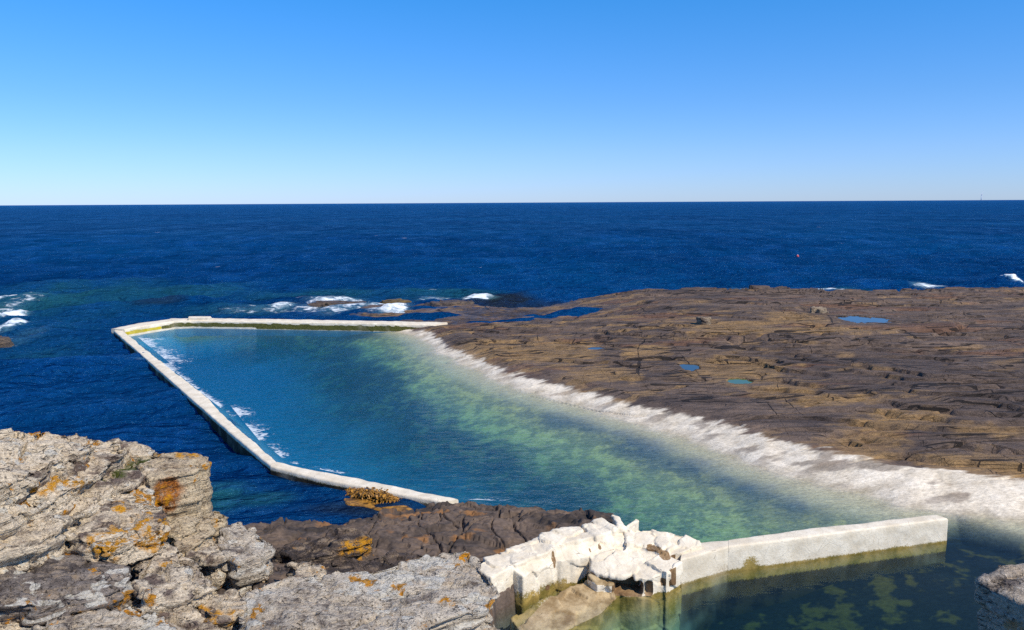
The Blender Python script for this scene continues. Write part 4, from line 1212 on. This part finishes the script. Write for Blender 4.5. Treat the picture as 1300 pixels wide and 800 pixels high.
# whitewashed rock that carries the near wall
def white_rock():
    parts = []
    r = np.random.default_rng(12)

    def column(u0, v0, u1, v1, z, depth, bottom=-1.0, lean=0.0, z1=None):
        a, b = at(u0, v0, z), at(u1, v1, z if z1 is None else z1)
        dv = b - a; n_ = np.array([-dv[1], dv[0], 0.0]); n_ /= np.linalg.norm(n_)
        if n_[1] < 0: n_ = -n_
        bk = n_ * depth
        top = [a, b, b + bk * 0.9 + np.array([0, 0, .04]), a + bk + np.array([0, 0, .03])]
        lo = [np.array([p[0], p[1], bottom]) - n_ * lean for p in top]
        V = top + lo
        parts.append((V, [(0, 1, 2, 3), (7, 6, 5, 4)] + [(i, 4 + i, 4 + (i + 1) % 4, (i + 1) % 4) for i in range(4)]))

    # the upright painted face: many narrow panels and flutes in front of one solid core
    edge = [(624, 733), (640, 724), (654, 717), (668, 711.5), (682, 706), (697, 700), (706, 693), (716, 690), (727, 687.5), (738, 685), (749, 683), (757, 681.5), (765, 679), (772, 676), (779, 673), (786, 670), (793, 671), (800, 674)]
    zs = np.interp([e[0] for e in edge], [624, 697, 706, 749, 770, 786, 800], [.60, .68, .73, .72, .73, .76, .70])
    for k in range(len(edge) - 1):
        (u0, v0), (u1, v1) = edge[k], edge[k + 1]
        fl_ = 0.6 if u0 > 740 else 0.3; dz = fl_ * r.uniform(-.03, .03); dv = fl_ * r.uniform(-1.3, 1.3)
        column(u0 - .8, v0 + dv, u1 + .8, v1 + dv, float(zs[k]) + dz, 0.55, lean=.03 + fl_ * r.uniform(-.03, .05), z1=float(zs[k + 1]) + dz + fl_ * r.uniform(-.03, .03))
    parts.append(prism([at(u, v, z) for u, v, z in [(650, 722, .56), (704, 699, .62), (752, 686, .66), (790, 674, .66), (846, 678, .60), (884, 688, .54), (862, 701, .50), (838, 704, .46), (812, 712, .42), (788, 722, .34), (758, 724, .32), (748, 706, .5), (706, 712, .5), (664, 732, .5)]], 1.6, 0.0, 0.05, 4))
    # shelves sloping toward the water
    parts.append(prism([at(u, v, z) for u, v, z in [(793, 675, .68), (822, 671.5, .71), (848, 675, .69), (850, 690, .62), (836, 700, .56), (812, 694, .56), (794, 696, .58)]], 1.6, 0.0, 0.06, 5))
    parts.append(prism([at(u, v, z) for u, v, z in [(846, 675, .66), (868, 678, .67), (889, 686, .62), (891, 691, .60), (868, 700, .56), (850, 704, .53), (846, 690, .60)]], 1.6, 0.0, 0.06, 15))
    parts.append(prism([at(u, v, z) for u, v, z in [(750, 722, .37), (758, 704, .52), (782, 694, .58), (806, 697, .52), (806, 718, .40), (796, 731, .36), (782, 732, .35), (764, 729, .36)]], 0.06, 0.0, 0.07, 6))
    parts.append(prism([at(u, v, z) for u, v, z in [(802, 696, .54), (820, 693, .54), (838, 701, .50), (848, 710, .44), (851, 722, .38), (838, 730, .36), (826, 735, .34), (806, 735, .34), (803, 716, .42)]], 0.06, 0.0, 0.07, 7))
    parts.append(prism([at(u, v, z) for u, v, z in [(752, 718, .34), (764, 704, .40), (815, 690, .40), (846, 700, .40), (852, 714, .36), (830, 724, .32), (800, 724, .32), (770, 722, .34)]], 1.5, 0.0, 0.04, 8))
    # ribs of paint between the hollows, foot ledge, right corner
    column(815, 735.5, 820.5, 735.5, .34, 0.35, lean=.04)
    column(829, 734, 849, 727.5, .36, 0.35, lean=.05)
    column(846, 726, 867, 713, .45, 0.5, lean=.02, z1=.49)
    parts.append(prism([at(u, v, z) for u, v, z in [(779, 753, .06), (800, 757, .05), (828, 756, .05), (864, 738, .05), (862, 728, .05), (780, 740, .06)]], 1.0, 0.05, 0.04, 8))
    parts.append(prism([at(u, v, z) for u, v, z in [(746, 729, .30), (768, 727, .31), (782, 733, .27), (779, 743, .2), (758, 743, .2)]], 1.2, 0.0, 0.06, 9))
    # tan apron, half awash
    parts.append(prism([at(u, v, z) for u, v, z in [(648, 784, .0), (690, 762, .05), (720, 748, .10), (748, 737, .12), (770, 743, .09), (787, 757, .03), (764, 778, -.04), (720, 800, -.07), (670, 815, -.10)]], 1.2, 0.06, 0.03, 34))
    V, N, F = remesh(parts, 0.02)
    V0 = V.copy()
    pu, pv, _ = project(V0)
    fa, fe = facets(V, 2.2, 3, 0.8)
    V = V + N * (0.050 * fa - 0.010 * sstep(0.04, 0.0, fe) + 0.010 * fbm(V[:, 0] * 2, V[:, 1] * 2, V[:, 2] * 2, o=3) + 0.012 * fbm(V[:, 0] * 9, V[:, 1] * 9, V[:, 2] * 6, o=3, gain=.6))[:, None]
    hor = N.copy(); hor[:, 2] = 0
    V = V + hor * (0.022 * fbm(V[:, 0] * 5, V[:, 1] * 5, V[:, 2] * 0.8, o=3))[:, None]
    att = base_marks(len(V))
    z = V0[:, 2]
    fb = fbm(V[:, 0] * 3, V[:, 1] * 3, V[:, 2] * 3, o=3)
    upr = sstep(0.75, 0.45, np.abs(N[:, 2]))
    att['alg_refl'] = np.maximum(sstep(0.12, 0.0, z + 0.10 * fb) * 0.95, 0.62 * sstep(0.30, 0.05, z + 0.14 * fb) * (pu < 720))
    cav = ((pu > 776) & (pu < 816) | (pu > 820) & (pu < 829) | (pu > 840) & (pu < 846) & (pv > 729) & (pv < 744)) & (z < 0.30 + 0.03 * fb) & (z > 0.04) & (V0[:, 1] > at(815, 742, .2)[1] - 0.25)
    att['bare'] = np.where(cav & (N[:, 1] < 0.2) & (pv > 724), 1.0, 0.0)
    hid = (pu > 838) & (pu < 866) & (pv > 704) & (N[:, 2] < 0.6) & (z > .12) & (V0[:, 0] > at(842, 706, .4)[0])
    att['bare'] = np.maximum(att['bare'], hid * (pu < 858) * 0.7)
    for (u, v, rx, rz) in [(706, 707, .05, .20), (751, 695, .035, .16), (764, 690, .04, .12), (828, 693, .16, .05), (843, 700, .10, .06), (750, 728, .10, .10), (700, 748, .05, .06)]:
        c = pick(V0, u, v)
        dd = np.hypot(np.hypot((V0[:, 0] - c[0]), (V0[:, 1] - c[1]) * 0.6) / rx, (V0[:, 2] - c[2]) / rz) + 0.5 * fb
        att['bare'] = np.maximum(att['bare'], sstep(1.15, 0.85, dd) * 0.62)
    ap = inside(V0[:, 0], V0[:, 1], [at(u, v, .1)[:2] for u, v in [(640, 800), (690, 762), (735, 738), (775, 744), (790, 762), (740, 815), (650, 840)]]) & (V0[:, 2] < 0.30)
    att['tanr'] = np.where(ap, 0.8, 0) * (N[:, 2] > 0.3)
    loc = np.array([V[:, 0].mean(), V[:, 1].mean(), V[:, 2].min()])
    o = mesh_from('whitewashed_rock', V - loc, F, M_WASH, True, att)
    o.location = loc
    tag(o, 'whitewashed rock with brown unpainted hollows joining the near wall to the dark ledge', 'rock')


white_rock()


# ------------------------------------------------------------------ seaweed clump against the wall
def seaweed():
    r = random.Random(5)
    V, F = [], []
    for i in range(1500):
        s = r.random()
        u = 438 + s * 84; v = 632 + s * 15 + r.uniform(-3, 9) * (0.4 + 0.6 * math.sin(math.pi * min(1, s + .1)))
        p = at(u, v, 0.0)
        hgt = 0.10 + max(0.03, 0.26 * math.sin(math.pi * min(1, max(0, s * .9 + .08))) * r.uniform(.2, 1.0))
        a = r.uniform(0, 6.28); L = r.uniform(.06, .16); w = r.uniform(.012, .03)
        d = Vector((math.cos(a), math.sin(a), r.uniform(-.7, .25))).normalized()
        sd = d.cross(Vector((0, 0, 1))).normalized() * w
        b = Vector((p[0], p[1], hgt)); k = len(V)
        mid = b + d * L * .5 + Vector((0, 0, .02)); tip = b + d * L + Vector((0, 0, -.03))
        V += [b - sd * .6, b + sd * .6, mid + sd, mid - sd, tip + sd * .3, tip - sd * .3]
        F += [(k, k + 1, k + 2, k + 3), (k + 3, k + 2, k + 4, k + 5)]
    # the stone the weed grows on
    P = [at(u, v, .20) for u, v in [(434, 633), (460, 632), (500, 640), (526, 648), (505, 650), (470, 645), (440, 640)]]
    Vs, N, Fs = remesh([prism(P, .8, .1, .06, 77)], .04)
    k = len(V)
    V += [Vector(v) for v in Vs]; F += [tuple(i + k for i in f) for f in Fs]
    loc = np.array(at(480, 642, -0.2))
    o = mesh_from('seaweed', np.array([tuple(v) for v in V]) - loc, F, mat_plain('bladder_wrack', (0.26, 0.125, 0.018), 0.5, 0.75, 9), False)
    o.location = loc
    tag(o, 'clump of orange brown seaweed on a stone at the foot of the seaward wall', 'seaweed')


seaweed()


# ------------------------------------------------------------------ buoy and the far turbine
def lathe(prof, seg=20):
    V, F = [], []
    for (r_, z_) in prof:
        for i in range(seg):
            a = 2 * math.pi * i / seg
            V.append((r_ * math.cos(a), r_ * math.sin(a), z_))
    for j in range(len(prof) - 1):
        for i in range(seg):
            F.append((j * seg + i, j * seg + (i + 1) % seg, (j + 1) * seg + (i + 1) % seg, (j + 1) * seg + i))
    F.append(tuple(range(seg))[::-1]); F.append(tuple((len(prof) - 1) * seg + i for i in range(seg)))
    return V, F


bp = at(1012.5, 326, -0.05)
buoy = empty('buoy', tuple(bp))
tag(buoy, 'small red float bobbing alone on the open sea', 'buoy')
V, F = lathe([(0.03, -.12), (.12, -.07), (.17, .03), (.16, .12), (.10, .20), (.05, .23)])
mesh_from('float', np.array(V), F, mat_plain('buoy_red', (0.62, 0.10, 0.10), 0.35, 0.1), True, parent=buoy)
V, F = lathe([(.045, .225), (.06, .26), (.03, .30)])
mesh_from('eye', np.array(V), F, mat_plain('buoy_white', (0.75, 0.62, 0.66), 0.4, 0.1), True, parent=buoy)

td = 9000.0
tx = td * (1234.5 - 650) / 1000.0 / 0.99
tur = empty('wind_turbine', (tx, td, 0))
tag(tur, 'faint pale wind turbine standing far out on the horizon', 'wind turbine')
MT = mat_plain('turbine_paint', (0.72, 0.74, 0.78), 0.5, 0.03, 0.1)
V, F = lathe([(4.5, -5), (3.5, 30), (2.2, 72)], 16)
mesh_from('tower', np.array(V), F, MT, True, parent=tur)
V, F = lathe([(1.2, -4), (2.4, -3), (2.4, 6), (1.5, 7)], 14)
V = [(a, -c, b + 74) for (a, b, c) in V]
mesh_from('nacelle', np.array(V), F, MT, True, parent=tur)
for ang in (28, 148, 268):
    V, F = [], []
    for (l_, w_, t_) in [(0, 1.6, 1.2), (6, 2.6, .9), (20, 1.9, .5), (42, .5, .2)]:
        k = len(V)
        V += [(-w_, -6.5 - t_, l_), (w_, -6.5 - t_, l_), (w_, -6.5 + t_, l_), (-w_, -6.5 + t_, l_)]
        if k: F += [(k - 4 + i, k - 4 + (i + 1) % 4, k + (i + 1) % 4, k + i) for i in range(4)]
    F += [(3, 2, 1, 0), (12, 13, 14, 15)]
    c, s_ = math.cos(R(ang)), math.sin(R(ang))
    V = [(x * c + z * s_, y, -x * s_ + z * c + 74) for x, y, z in V]
    mesh_from('blade', np.array(V), F, MT, False, parent=tur)
